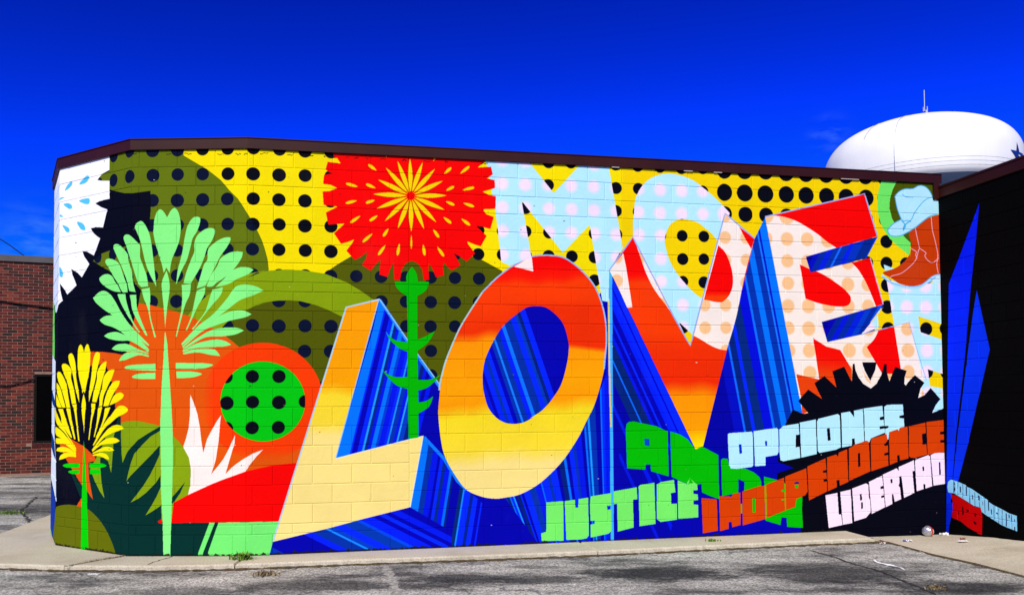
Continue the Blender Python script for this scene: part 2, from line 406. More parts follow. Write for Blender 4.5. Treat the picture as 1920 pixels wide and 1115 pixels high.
    G(bands([(300,(0,0,165)),(480,(0,0,170)),(500,(0,0,168)),(512,(0,24,230)),(524,(0,0,170)),(532,(0,40,250)),(540,(0,0,175)),(549,(0,30,245)),(566,(0,70,230)),(572,(0,56,170)),(590,(0,40,255)),(604,(0,60,190)),(612,(20,140,255)),(616,(0,48,160)),(634,(0,30,240)),(646,(0,0,165)),(700,(0,50,180)),(712,(0,0,170))], lambda X, Y: Y - .50*(X-700) - 480 + 60),
      '512.6,1014.5 @C4 0,960 495,835 930,1090 930,1400 @P 800,1060 500,1060')
    # the fan of stripes round the O and up to the pale pole
    G(bands(autobands(880, 1160, 5, 8.5), lambda X, Y: 1145 - (1145-X) * 520 / np.maximum(60, 1420 - Y) * 1.0), '@C4 1490,745 1784,600 @D4 0,680 330,450 640,20 @D3 750,770 @P 1137,700 1140,520 1150,520 1150,1060 1040,1060')
    # behind the V
    G(bands([(900,(0,0,165)),(1118,(0,30,220)),(1124,(0,0,165)),(1134,(0,0,165)),(1142,(0,36,120)),(1158,(10,110,255)),(1161,(0,34,110)),(1176,(0,20,230)),(1182,(0,0,170)),(1190,(0,40,255)),(1194,(0,0,175)),(1204,(0,30,240)),(1212,(0,36,255)),(1219,(0,0,190)),(1222,(0,40,255)),(1240,(0,44,255))], lambda X, Y: X - .46*(Y-700)), '1142,508 1304,841 1304,860 1230,1060 1149,1060')
    G(bands([(900,(0,0,165)),(1180,(0,20,215)),(1186,(0,0,165)),(1214,(0,20,225)),(1222,(0,0,170)),(1236,(0,50,240)),(1240,(0,0,170))], lambda X, Y: X - .46*(Y-900)), '@P 1160,850 1190,1060 1330,1060 1304,850')
    G((0,0,168), '1304,820 1320,836 1500,780 1500,1060 1240,1060')
    x0 = 1280
    G(bands([(1200,(0,0,160))] + [(x0 + a/5.575 - 10.6, k) for a, k in ((430,(0,10,190)),(530,(10,110,255)),(552,(0,34,125)),(618,(0,40,255)),(655,(0,40,125)),(745,(0,10,215)),(838,(10,115,255)),(862,(0,50,170)),(930,(0,118,255)),(992,(0,50,170)),(1058,(20,125,255)),(1076,(0,20,190)),(1096,(0,118,255)))], lambda X, Y: X - .19*(Y-650)),
      '@E1 865,700 750,935 735,935 @P 1358,654 1312,836 1340,850 1480,830 1506,776 1484.5,660')
    # inside of the O
    EI = '@D2 150,745 250,765 360,850 430,950 475,1110 @D3 480,200 460,350 400,560 300,720 200,830 80,910 @C3 1784,900 1680,955 1580,970 1480,955 1380,890 1300,770 1255,560 1260,400 1290,270 1360,120 1430,0 @C2 1490,930 1570,860 1680,780 @D2 60,755'
    EO = '@D2 260,215 430,240 600,360 740,520 820,700 865,900 @D3 875,100 865,300 830,500 750,770 @P 1096.6,795 1084,820 1060.7,855.6 1039,880.7 1008.7,907.6 976,925.6 949,931.8 927.5,934 902.4,930 873.7,916.6 850.4,886 834.3,855.6 827,827 @C3 790,880 800,700 830,450 880,280 1000,0 @C2 1100,830 1250,600 1400,450 1560,330 1700,255 @D2 100,225'
    S(ygrad([(478,(252,0,0)),(500,(252,20,0)),(516,(252,60,0)),(560,(248,56,0)),(596,(242,48,0)),(616,(255,150,0)),(700,(255,166,0)),(730,(255,158,0)),(756,(248,222,32)),(818,(250,222,50)),(848,(253,228,130)),(960,(253,230,138))], 3, .06), EO)
    S(lambda s, a, b: (np.broadcast_to(c_(240,46,0), s.img[a, b].shape), np.clip((s.X[a,b]-950)/40, 0, 1)*np.clip((662-s.Y[a,b]-(1137-s.X[a,b])*.12)/10, 0, 1)*np.clip((s.Y[a,b]-560)/20, 0, 1)), EO)
    G((255,236,224), '@C2 1580,335 1700,262 @D2 95,240 110,385 0,355')
    S(bands([(800,(0,0,175)),(880,(0,20,220)),(892,(0,0,175)),(898,(0,36,245)),(908,(0,48,165)),(914,(0,40,250)),(922,(0,0,180)),(930,(0,48,170)),(937,(20,130,255)),(941,(0,48,160)),(951,(0,30,240)),(960,(10,118,255)),(967,(0,46,160)),(982,(0,40,255)),(992,(0,56,180)),(998,(0,30,120)),(1004,(0,36,250)),(1015,(0,0,168))], lambda X, Y: 960 + (X-960-(Y-670)*.34) * (1 - (Y-670)*.0)), EI)
    L((148,190,232), '@C2 1250,600 1400,450 1560,330 1700,255 @D2 100,225 260,215 430,240 600,360 740,520 820,700 865,900 @D3 875,100 868,200 850,400', 2.8)
    L((172,204,204), '@C3 800,620 805,560 830,450 880,280 1000,0 @C2 1100,830 1250,600', 3)
    # pale pole
    L((60,180,255), '1144.5,507 1145.5,700 1148,1030', 6)
    L((226,206,110), '1141,560 1142.5,700 1145.5,800', 3.2)
    # the L
    LP = '512.6,1014.5 649,576 710.5,561 @B4 1390,440 @P 793.5,816.5 769,950 680,972.2 620,988.5'
    G(ygrad([(560,(255,160,0)),(718,(255,166,0)),(742,(252,222,44)),(792,(252,222,52)),(818,(253,228,128)),(1030,(253,230,138))], 3), LP)
    L((178,212,224), '512,1014.5 649,576 711,561', 3, False)
    L((150,200,235), '710.5,561 629.3,859', 1.8, False); L((230,240,220), '629.3,859 793.5,816.5 769,950', 1.6, False)
    # MOVE letters in pale blue
    pk = dots(CYAN, PINK, .045)
    G(pk, '910,296 990.8,303 1038.3,362.2 1089.4,307 1140.5,309.3 1167.5,465 1142,508 1141,566 1128.9,563.8 1105.6,421.4 1055.3,474 977.8,376.6 997,486 985,487 956,498 940,491 930,404 926,380')
    S(pk, '1187,445* 1186.6,421 1188,403 1192,371 1206,346 1225.7,331.8 1249,326 1274,329 1300,339 1326.6,359 1351.7,382 1368,400* 1350,440* 1294,647* 1263.4,594.3*')
    S(dots(YER, BLK), '1277.8,410.7 1259.8,417.8 1250.9,430.4 1246.4,448.3 1247.3,461.5 1256,490 1272.4,517 1300,547.6 1317,560* 1345.5,452* 1333.8,437.8 1321,427 1305,416')
    G(dots(YER, BLK), '1272,603 1300,629 1302,628 1294,650')
    # the V
    VP = '1142.5,506 1186.3,444.5 1263.4,594.3 1294,647.4 1359,401 1414.5,447.7 1318,836 1304,842.4'
    G(ygrad([(440,(252,0,0)),(512,(252,4,0)),(528,(250,58,0)),(620,(250,60,0)),(660,(242,46,0)),(716,(242,44,0)),(744,(255,148,0)),(805,(255,160,0)),(838,(255,230,0))], 3), VP)
    pc = dots(CRM, PEACH, .02)
    G(pc, '@D2 905,370 1050,195 1080,340 1110,530 1145,760 1090,760 1000,560')
    S(pc, '@D2 1165,45* 1215,190 1280,380 1350,530 1430,650 1500,740 1590,870* 1440,560 1280,260')
    S(pc, '@E1 440,675* 750,935* @E2 650,300 560,740 457,1095* 390,1085 300,1050 200,990 110,940* 120,920*')
    S(ygrad([(440,(250,0,0)),(546,(250,0,0)),(556,(250,60,0)),(600,(250,62,0))], 0), '@E2 370,0* 440,70 490,180 520,300 520,420 490,510 440,570 380,595 220,565*')
    G(RED, '@E1 590,810 650,930 715,1042 750,937')
    L((150,178,236), '1142,507 1186.3,444.5 1263.4,594.3 1294,648 1359,400 1415,447.5', 2.4, False)
    # the E
    G(pc, '1434,406.5 1620.6,363.4 1644.8,443 1510.5,481.5 1519.5,511 1631.4,483.3 1655.6,570.3 1540,603.5 1550.9,641 1704,603.5 1736,711.7 1745,760 1505,778')
    S(RED, '@E1 940,693* 1050,705 1160,740 1260,790 1400,880 1500,960 1605,1030* @P 1644.8,443* 1620.6,363.4*')
    S(RED, '@Q 95,125* 190,170 250,190 330,230 420,290 500,350 550,410 555,460 530,495 470,508 380,500 260,475 145,435*')
    S(RED, '@Q 565,110* 730,65* 850,485* 785,505* 740,390 690,280 630,180')
    G(ygrad([(600,(252,0,0)),(668,(250,10,0)),(700,(236,64,6)),(780,(232,70,10))], 2), '@E3 1365,0 1365,-40 1500,55 1645,88 1700,180 1765,290 1765,500 1250,760 1230,560 1185,340 1425,395 1390,150')
    G(CRM, '@E3 1365,-30 1500,48 1645,80 1600,-60')
    S(RED, '@Q 810,715* 950,690* 1010,1060* 1010,1115* 840,1115* 780,1010* 700,875* 770,800')
    G(bands([(1400,(0,0,150)),(1524,(0,10,190)),(1534,(0,40,160)),(1545,(0,30,220)),(1556,(0,50,170)),(1566,(20,110,255)),(1570,(0,50,170)),(1582,(0,30,230)),(1590,(0,50,190)),(1606,(0,40,140)),(1624,(0,60,220)),(1634,(0,110,255))], lambda X, Y: X + .5*(Y-480)), '1510.5,481.5 1567,465 1645.5,443.5 1624,484 1519.5,511')
    G(bands([(1400,(0,0,150)),(1556,(0,0,180)),(1566,(0,36,150)),(1578,(0,20,220)),(1588,(0,40,160)),(1600,(0,30,220)),(1612,(0,60,200)),(1622,(0,40,160)),(1632,(10,80,240)),(1644,(10,120,255))], lambda X, Y: X + .55*(Y-600)), '1540,603.5 1656.5,570.3 @F2 80,930 @P 1550.9,641')
    G(pk, '@F2 315,640 250,700 262,860 85,925')
    L((160,180,232), '1434,406.5 1620.6,363.4 1644.8,443', 2.4, False)
    L((214,190,226), '1631.4,483.3 1655.6,570.3', 1.8, False)
    L((150,178,226), '1614,627 1704,603.5', 1.6, False)
    # last letter, pale blue
    G(pk, '@F2 345,365 780,400 860,380 905,330 960,330 960,1115 @F3 980,720 940,698 820,745 @F3 700,450 735,415 640,0 @F2 580,800 425,840')
    L((150,190,226), '@F2 580,800 660,1080 @F3 760,400', 1.3, False)
    G(dots(YER, BLK), '@F2 675,740 940,825 940,990 700,905')
    G(dots(YER, BLK), '@F3 775,290 950,345 950,492 800,465')
    # cowboy corner
    S((112,236,98), '@F1 300,300* 265,420 250,530 252,640 275,750 310,830 370,920 450,1000 590,1115* @F2 590,95* @F1 600,900* 845,700* 860,300*')
    G((72,86,0), '@F1 470,300 860,300 860,500 600,980 540,925 460,830 400,720 378,620 380,520 410,420')
    BT = '@F1 910,680* 885,685* 810,705 730,745 650,810 580,840* 580,900 600,980 590,1115 @F2 590,90 530,170 430,240 320,275 315,300 390,340 480,400 600,425 700,410 770,360 820,320 880,300 930,300*'
    S((200,58,2), BT)
    G(CYAN, '@F2 315,200 425,242 330,268')
    L((176,226,250), '@F2 295,310 360,360 430,412 550,442 680,440 760,392 830,335 920,312', 4.2)
    L((90,170,226), '@F2 300,330 360,375 430,402 550,425 680,424 760,374 830,318 910,300', 1.3)
    G((200,236,252), '@F2 815,345 850,320 930,318 930,395 830,390')
    L((80,170,230), '@F2 780,400 830,350 860,330', 1.6)
    for t in ('@F1 645,820 660,900 680,990 690,1040 @F2 680,50 650,150 590,220 500,290 400,320 380,345','@F1 600,1035 655,1070 @F2 650,100 665,140','@F1 690,1035 755,1080 @F2 745,110 780,160 830,180 890,130','@F1 810,700 825,850 850,950 880,1100 @F2 870,200 885,290'):
        L((236,170,190), t, 1.4)
    HT = '@F1 432,490* 480,440 540,415 620,412 680,382 740,388 790,430 828,500* 828,530* 910,535* 910,678* 882,680 800,700 740,740 690,780 640,820 560,870 480,905 400,900 362,870 365,830 420,775 495,735* 470,660 445,570'
    S((180,236,250), HT)
    for t, w_ in (('@F1 432,490 480,440 540,415 620,412 680,382 740,388 790,430 825,495', 1.5), ('@F1 432,490 445,570 470,660 510,745 560,745 600,740 640,660 700,580 760,522 825,500', 1.5), ('@F1 880,680 800,700 740,740 690,780 640,820 560,870 480,905 400,905 362,870 365,830 420,775 495,735', 1.8), ('@F1 510,470 540,495 580,502 625,505', 1.3), ('@F1 520,850 525,810 560,770 600,750', 2.2), ('@F1 500,745 540,790 530,840', 2)):
        L((78,176,228), t, w_)
    # cog wheel and the black ground of the lettering
    G((2,3,18), '@E3 1070,865 1150,710 1260,755 1310,745 1205,620 1310,500 1455,600 1375,435 1480,360 1605,480 1565,310 1685,262 1765,420 1775,235 @F3 10,230 20,300 50,370 100,440 180,490 240,440 290,350 320,235 345,235 350,330 375,415 400,350 435,265 555,305 535,370 530,440 545,460 590,400 640,350 740,430 700,490 675,590 740,560 805,485 908,600 860,660 820,745 880,730 940,695 @P 1766,600 1762,400 1758,372 1800,372 1800,1060 1480,1060 @E4 1255,940 1240,620 985,430 985,370 1160,315 990,250 1000,200')
    G((2,3,18), '@F3 90,215 240,215 225,300 175,410 115,300')
    G(CRM, '@F3 10,230 92,215 115,300 175,410 225,300 240,240 290,320 240,440 180,490 100,440 50,370 20,300')
    G(PEACH, '@F3 95,290 120,340 178,425 215,340 195,370 178,440 130,400')
    G((2,3,18), '@F3 90,215 240,215 225,300 175,410 115,300')
    L((8,30,90), '1772,400 1775,700 1776,1000', 2)
    for col, items in WORDS:
        for t in items: G(col, t)
    # red flower
    G(RED, '@M ' + FLOWER)
    cx, cy = 590 + 772/4.289, 270 + 418/4.289
    tips = '766,118 868,148 968,200 1032,297 1062,415 1045,530 978,630 880,685 777,705 668,682 563,622 498,520 468,403 508,287 570,190 666,138'
    for w_ in tips.split():
        x, y = [float(v)/4.289 for v in w_.split(',')]; x += 590; y += 270
        d = np.array([x-cx, y-cy]); ln = np.hypot(*d); d /= ln; n = np.array([-d[1], d[0]])
        for wd, col in ((5.2, (165,0,0)), (4.3, (252,214,0))):
            t = np.linspace(0, 1, 15); hw = wd*np.sin(np.pi*t)**.85*(1.12-.25*t); ct = np.array([cx, cy])+d*(7+(ln-7)*t[:, None])
            c.fill(np.concatenate([ct+n*hw[:, None], (ct-n*hw[:, None])[::-1]]), col)
    drops = '430,165,497,215 250,318,348,345 412,322,490,357 248,478,340,455 410,475,485,452 285,635,368,578 440,620,507,575 385,790,465,720 550,745,593,680 510,895,570,812 665,898,682,800 885,898,872,808 1040,905,985,825 1000,755,952,685 1250,655,1178,600 1100,640,1035,588 1283,505,1195,475 1125,493,1055,462 1285,350,1187,372 1122,342,1055,377 1245,180,1170,240 1100,190,1040,242 777,845,777,730 975,100,955,138 572,90,580,112'
    for w_ in drops.split():
        a = [float(v)/4.289 for v in w_.split(',')]; p = np.array([a[0]+590, a[1]+270]); q = np.array([a[2]+590, a[3]+270])
        d = q-p; ln = np.hypot(*d); d /= ln; n = np.array([-d[1], d[0]]); t = np.linspace(0, 1, 14)
        k = .55 if w_.startswith('777') else 1
        for wd, col in ((6.6, (165,0,0)), (5.6, (252,208,0))):
            hw = k*wd*np.sqrt(np.clip(t, 0, 1))*(1-t)**.8*1.25*min(1, ln/18); ct = p+d*(ln*t[:, None])
            c.fill(np.concatenate([ct+n*hw[:, None], (ct-n*hw[:, None])[::-1]]), col)
    SG = (0,184,0)
    S(SG, '@C2 515,333* 475,385 455,440 458,490* 335,490* 350,545 400,600 460,640* 468,900* @C3 468,130* @C3 470,400* 472,800* 478,1115* 480,1130* @C4 585,108* @C3 583,800* 578,400* 572,100* @C2 572,900* 570,640* 640,600 680,550 692,490* 577,490* 560,400')
    for t in ('@C3 240,5* 285,60 350,100 480,120* 480,222* 400,192 320,130 270,70','@C3 560,95* 650,60 755,0* 700,100 640,160 560,215*','@C3 190,395* 260,450 350,482 480,478* 480,608* 360,572 270,492','@C3 560,512* 700,508 815,458* 740,540 660,600 560,628*','@C3 570,748* 660,732 738,682* 700,780 640,830 570,868*'): S(SG, t)

def crumbs(c):
    r = random.Random(3); x = 236.0
    while x < 905:
        y = 288.5 + (x-250)*.003 if x < 465 else 287 + (x-465)*.047
        ln = r.uniform(3, 16); n = 5
        c.line((26,18,14), ' '.join('%.1f,%.1f' % (x+ln*i/n, y + r.uniform(-1.6, 1.6)) for i in range(n+1)), r.uniform(.7, 1.7), False)
        x += ln + r.uniform(2, 26) * (1 if x < 700 else 2.5)
PALM = ['@A1 1303,935* 1270,880 1230,850 1195,880 1170,960 1162,1050 @A2 1160,100 1185,220 1225,350 1250,430 1268,512* 1295,455* 1330,512* 1350,380 1400,260 1430,170 1445,60 @A1 1440,960 1420,880 1385,838 1345,860',
 '@A2 1297,485* 1250,600 1250,700 1265,850 1283,1080* 1300,900 1328,700 1325,590',
 '@A1 1017,975 975,1005 965,1050 @A2 975,60 1020,170 1045,270 1075,400 1120,520 1190,655* 1165,420 1145,250 1120,110 1080,20 1045,-25',
 '@A2 860,120 850,150 870,210 900,300 930,400 960,500 1000,620 1035,660* 1105,650* 1090,540 1050,430 1020,340 1020,230 990,190 950,150 910,115 880,110',
 '@A2 1035,680* 1120,665* 1127,760 1127,950 @A3 1187,180* 1170,180* 1125,0 @A2 1100,880 1060,780',
 '@A2 760,212 742,240 760,290 800,380 840,470 880,580 910,700* 975,715* 945,600 935,500 900,380 895,320 850,260 800,215',
 '@A2 915,740* 980,738* 990,880 1030,1000 @A3 1098,160* 1080,160* @A2 960,950 930,850',
 '@A2 670,370 660,400 690,450 740,540 790,620 830,700 850,718* 893,712* 885,640 850,540 820,450 790,400 740,370 700,362',
 '@A2 785,730* 868,730* 885,830 945,1010 @A3 1020,124* 998,124* @A2 860,900 810,800',
 '@A2 595,567* 630,535 680,522 730,545 760,600 795,650 822,712* 760,705 700,680 640,640 605,600',
 '@A2 530,770* 600,708 660,700 720,745 770,820 830,930 940,1080 @A3 1117,258* 1106,270* 940,140 @A2 850,1060 740,960 640,890 560,820',
 '@A2 597,1003* 650,965 710,953 780,970 860,1040 940,1115 @A3 1117,308* 1103,322* 920,200 820,120 740,75 650,45',
 '@A3 645,165* 690,135 760,122 830,140 920,190 1112,320* 1103,334* 980,250 900,215 800,215 700,195',
 '@A3 725,300* 770,260 830,245 900,252 1000,300 1112,344* 1103,354* 1000,325 870,325 780,320',
 '@A3 800,425* 830,375 880,340 960,330 1050,345 1115,370* 1108,384* 1020,365 940,385 870,415',
 '@A3 860,498 930,468 1180,455* 1182,528* 940,518','@A3 935,592 1000,560 1180,548* 1180,613* 1000,612',
 '@A3 1395,447* 1600,447 1700,450 1784,467 1700,500 1600,510 1395,510*','@A3 1397,535* 1550,535 1665,558 1600,590 1500,603 1403,605*',
 '@N 560,87 578,105 560,170 530,220 515,280 495,350 460,420 427,507* 437,420 465,310 480,220 500,140 530,95',
 '@N 655,158 667,180 650,230 620,280 600,340 570,410 540,460 518,497* 473,495* 490,430 520,350 540,300 540,250 560,200 610,162',
 '@N 463,505* 520,500* 510,570 480,640 432,823* 424,823* 455,690 465,600',
 '@N 755,213 762,230 740,275 700,330 670,390 640,450 610,510* 555,528* 575,460 600,380 620,350 625,290 660,250 710,220',
 '@N 555,540* 608,518* 600,570 560,640 494,785* 486,785* 520,700 540,610',
 '@N 838,303* 830,340 790,400 740,450 680,490 650,515 615,515* 640,450 680,390 700,345 750,310 800,300',
 '@N 650,535* 716,520* 700,570 640,640 534,780* 524,778* 600,680 630,600',
 '@N 905,412* 870,440 800,470 750,500 670,520* 720,470 770,420 820,397 870,398',
 '@N 965,540* 900,570 820,600 740,660 660,720 560,800 466,876* 459,868* 560,760 650,690 740,590 790,520 850,503 920,515',
 '@N 892,685* 850,705 760,725 670,755 590,790 471,890* 465,882* 570,790 650,720 740,675 800,662 850,665',
 '@N 845,785* 790,810 700,822 620,825 560,850 475,902* 469,895* 560,830 640,785 720,768 800,768',
 '@N 768,872* 720,883 600,888 540,895 472,917* 467,908* 540,870 610,850 680,840 730,850',
 '@N 700,942* 640,935 560,920 475,932* 469,922* 540,900 620,895 670,905']
YPALM = ['@A3 437,335* 420,275 400,255 380,285 368,370 370,480 385,600 410,700 420,765* 435,740* 445,765* 470,640 495,500 503,400 500,320 475,250 450,280',
 '@A3 433,765* 412,880 415,980 432,1115 @A4 437,190* @A3 445,1000 455,870',
 '@A3 300,345 275,370 280,430 300,500 325,600 350,740 388,862* 380,740 355,600 350,480 330,380',
 '@A3 235,453 205,470 215,530 250,620 280,720 310,875* 355,870* 330,720 300,600 305,530 280,480',
 '@A3 313,880* 358,875* 362,1000 @A4 390,262* 376,262* @A3 340,980',
 '@A3 160,540 155,570 165,630 200,720 230,820 255,915* 293,918* 270,780 250,660 210,570 180,540',
 '@A3 250,920* 293,922* 307,1030 @A4 348,238* 333,240* 285,60 @A3 270,1000',
 '@A3 150,650* 150,720 165,800 195,880 215,915* 245,912* 215,800 185,700','@A3 165,925* 215,925* 240,1010 @A4 313,225* 298,222* 210,90 @A3 195,1010',
 '@A3 145,770* 145,850 160,905 205,912* 175,840','@A3 135,905* 130,960 140,1040 170,1110 @A4 240,180 350,345* 357,335* 260,180 180,30 @A3 150,960',
 '@A4 140,105* 135,150 150,200 210,240 353,370* 357,355* 260,220 200,150','@A4 145,225* 140,260 160,288 230,290 300,340 348,392* 355,380* 280,280 210,235',
 '@A4 148,360* 160,330 220,318 290,340 357,400* 348,408* 270,375 200,372','@A4 175,455* 190,410 240,380 300,385 357,413* 350,427* 280,420 230,440',
 '@A3 580,335 600,350 595,420 570,530 555,620 530,720 488,858* 490,740 510,600 520,500 535,400 560,340',
 '@A3 665,430 670,450 660,520 630,620 600,740 565,858* 522,852* 540,740 570,620 575,540 610,470','@A3 512,870* 556,868* 545,950 520,1050 @A4 492,245* 482,245* 510,0 @A3 515,980',
 '@A3 748,512 745,550 720,620 680,700 640,800 625,895* 590,900* 600,800 625,700 640,600 690,530','@A3 583,912* 625,900* 610,980 @A4 548,215* 538,215* 565,80 @A3 575,1010',
 '@A3 810,630* 800,680 760,740 720,820 690,895* 637,898* 660,800 700,700 750,640','@A3 655,915* 710,908* 690,970 640,1080 @A4 573,220* 558,222* 620,80 @A3 645,990',
 '@A3 855,780* 830,820 770,860 700,890* 740,800 780,765 820,755',
 '@A3 898,945* 860,975 790,1010 720,1070 @A4 650,130 537,312* 528,300* 620,120 680,30 @A3 720,990 780,910 830,890 880,910',
 '@A4 848,130* 800,150 720,180 640,230 527,357* 518,350* 620,210 700,120 770,90 830,100','@A4 812,255* 760,280 660,290 600,310 527,370* 518,362* 600,280 680,230 760,225',
 '@A4 752,355* 700,365 620,365 530,392* 523,382* 600,340 660,318 720,325','@A4 700,452* 660,440 600,415 530,412* 528,400* 600,380 660,390 690,420']
FLOWER = '140,20 155,115 180,115 210,158 130,148 105,145 88,205 115,228 145,238 75,250 68,322 130,330 180,355 120,380 64,383 72,490 130,497 185,505 90,552 110,650 240,640 215,665 155,718 212,803 260,790 318,768 300,800 255,858 322,933 370,910 420,870 415,920 378,972 450,1020 490,970 530,930 525,985 520,1050 585,1070 610,1000 637,950 635,1000 640,1092 685,1095 700,1010 730,960 780,938 830,960 865,1010 875,1095 920,1092 915,1010 918,960 940,990 975,1072 1040,1055 1030,990 1040,955 1060,980 1100,1018 1172,975 1150,930 1120,880 1160,900 1222,945 1290,880 1230,800 1228,785 1290,810 1335,823 1382,740 1300,660 1345,665 1412,685 1440,588 1380,565 1350,525 1400,525 1453,522 1457,422 1400,410 1350,385 1400,370 1450,355 1447,292 1385,278 1432,245 1418,185 1310,190 1385,130 1385,20'
JG=(118,238,100); AG=(0,190,0); DB=(0,10,150); IO=(216,64,0); LP_=(253,232,250); K0=(2,3,18)
WORDS = [
 (AG, ['@D4 1075,0 @D3 1075,1040 1085,970 1110,950 1160,945 1400,995 1500,1045 @D4 1515,40 1525,515 1340,460 1335,390 1285,390 1280,445 1090,430',
       '@D4 1540,45 1640,75 1720,125 1784,195 @E4 60,30 135,122 200,90 370,180 380,640 290,610 200,570 195,480 150,490 @D4 1735,600 1555,520',
       '@E4 400,230 420,215 470,220 490,315 650,320 740,360 800,410 820,460 820,510 640,560 645,460 580,430 580,575 410,610',
       '@E4 848,405 985,440 1060,470 1250,620 1245,740 1255,940 1090,930 1085,835 1030,830 1020,910 865,865']),
 ((0,70,200), ['@D4 1270,120 1325,125 1325,200 1275,190']),
 (JG, ['@J 185,468 432,450 435,1020 120,1025 110,915 185,890','@J 450,450 598,430 605,545 645,545 652,420 788,400 800,940 770,985 690,1000 475,1010',
       '@J 830,380 1120,335 1120,515 1060,520 1065,575 1120,570 1125,880 1080,920 825,975 820,790 885,775 885,730 820,735 815,440',
       '@J 1155,310 1490,250 1495,425 1435,430 1445,830 1215,890 1205,490 1160,495','@D4 1210,620 1225,605 1375,580 1388,1010 1220,1035',
       '@D4 1400,600 1440,575 1580,550 1595,680 1548,690 1550,800 1610,800 1612,965 1440,990 1400,960',
       '@D4 1620,555 1735,600 1745,530 1784,585 @E4 30,485 75,425 150,490 155,545 110,550 110,585 155,590 160,650 112,660 112,695 160,700 160,830 0,845 @D4 1625,960']),
 (CYAN, ['@E3 470,965 490,955 720,940 730,960 @E4 738,285 720,305 560,325 500,320 485,290 470,0','@E3 740,935 980,900 997,915 @E4 1000,150 985,180 865,200 865,290 755,298 742,0',
       '@E3 1008,920 1050,880 1210,855 1218,970 1180,975 1180,1115 @E4 1185,98 1220,95 1228,210 1050,245 1020,235 1010,150','@E3 1222,845 1390,812 @E4 1400,170 1238,208',
       '@E3 1400,835 1420,805 1620,755 1640,775 @E4 1650,100 1600,125 1430,158 1410,140','@E3 1655,745 1745,730 1784,780 @F3 5,790 5,720 98,702 112,1040 15,1078 10,1010 @E3 1765,1015 1768,1085 1665,1105',
       '@F3 108,698 300,670 312,780 275,790 275,820 315,815 320,880 272,885 275,915 325,905 330,950 180,1010 165,1050 120,1035',
       '@F3 320,680 350,660 515,655 522,765 480,775 480,800 525,800 530,890 480,905 475,940 450,920 370,945 365,1020 345,1020 330,960 330,910 365,900 365,880 325,880']),
 ((0,40,200), ['@E4 585,70 612,70 620,160 592,170','@E4 857,35 880,35 882,85 862,85']), (K0, ['@E3 1505,910 1535,903 1545,1030 1515,1035']),
 (IO, ['@E4 195,630 355,640 365,970 210,998','@E4 380,610 490,610 500,620 530,580 600,570 605,910 515,935 512,880 480,880 480,950 388,975','@E4 620,560 800,505 855,500 858,850 625,915',
       '@E4 870,490 1060,415 1062,540 1032,545 1034,565 1064,560 1068,640 1030,640 1032,655 1068,650 1070,760 880,835','@E4 1070,405 1290,318 1305,560 1280,600 1185,640 1175,720 1080,755',
       '@E4 1300,300 1490,215 1500,335 1465,345 1465,365 1500,365 1505,430 1470,435 1470,460 1505,455 1508,560 1318,655','@E4 1505,205 1600,175 1620,195 1630,155 1715,120 1730,460 1640,500 1635,440 1605,445 1610,515 1515,560',
       '@E4 1735,110 1784,85 @F4 0,75 140,30 160,45 175,350 0,430 @E4 1738,450','@F4 180,10 345,-40 355,30 320,70 322,85 360,80 362,150 320,165 322,185 362,180 365,290 185,350',
       '@F3 370,945 460,915 480,940 485,900 565,885 @F4 575,215 485,240 480,180 455,185 460,250 378,285','@F3 578,885 750,845 755,955 715,965 720,1075 760,1070 @F4 770,175 640,210 600,210 580,190',
       '@F3 760,840 985,812 985,935 905,940 905,968 985,965 985,1025 905,1028 908,1052 985,1050 @F4 985,148 860,160 775,178']),
 (AG, ['@E4 725,632 758,632 758,778 728,780','@E4 1168,490 1208,490 1205,525 1175,525']), ((0,20,120), ['@E4 1165,470 1190,458 1215,465 1213,480 1166,482']),
 (K0, ['@F4 45,165 68,158 70,300 48,305']), ((150,160,10), ['@E4 853,500 872,492 880,840 860,850','@E4 1060,560 1070,560 1078,755 1068,765','@E4 603,690 620,690 622,790 606,790']),
 (LP_, ['@E4 1490,600 1615,575 1630,800 1655,800 1668,910 1525,942','@E4 1645,565 1755,540 1770,890 1672,908','@F4 -15,530 130,475 155,490 160,620 175,660 178,780 130,835 8,872','@F4 160,460 298,395 310,500 285,510 285,535 312,530 318,600 288,605 288,630 320,620 328,725 190,795',
       '@F4 305,385 450,318 475,350 480,470 470,500 485,520 498,640 430,670 415,590 400,595 405,690 335,725','@F4 470,305 630,235 638,345 615,350 635,575 528,628 500,400 478,405',
       '@F4 640,245 660,225 780,180 800,195 822,505 752,530 748,485 730,485 732,535 660,558','@F4 805,180 850,160 950,155 958,480 835,500']),
 (K0, ['@F4 65,590 85,585 88,650 68,655','@F4 78,675 95,670 98,735 80,745','@F4 385,435 405,430 405,470 388,475','@F4 718,305 735,300 740,345 722,345','@F4 890,255 905,255 912,385 895,388'])]
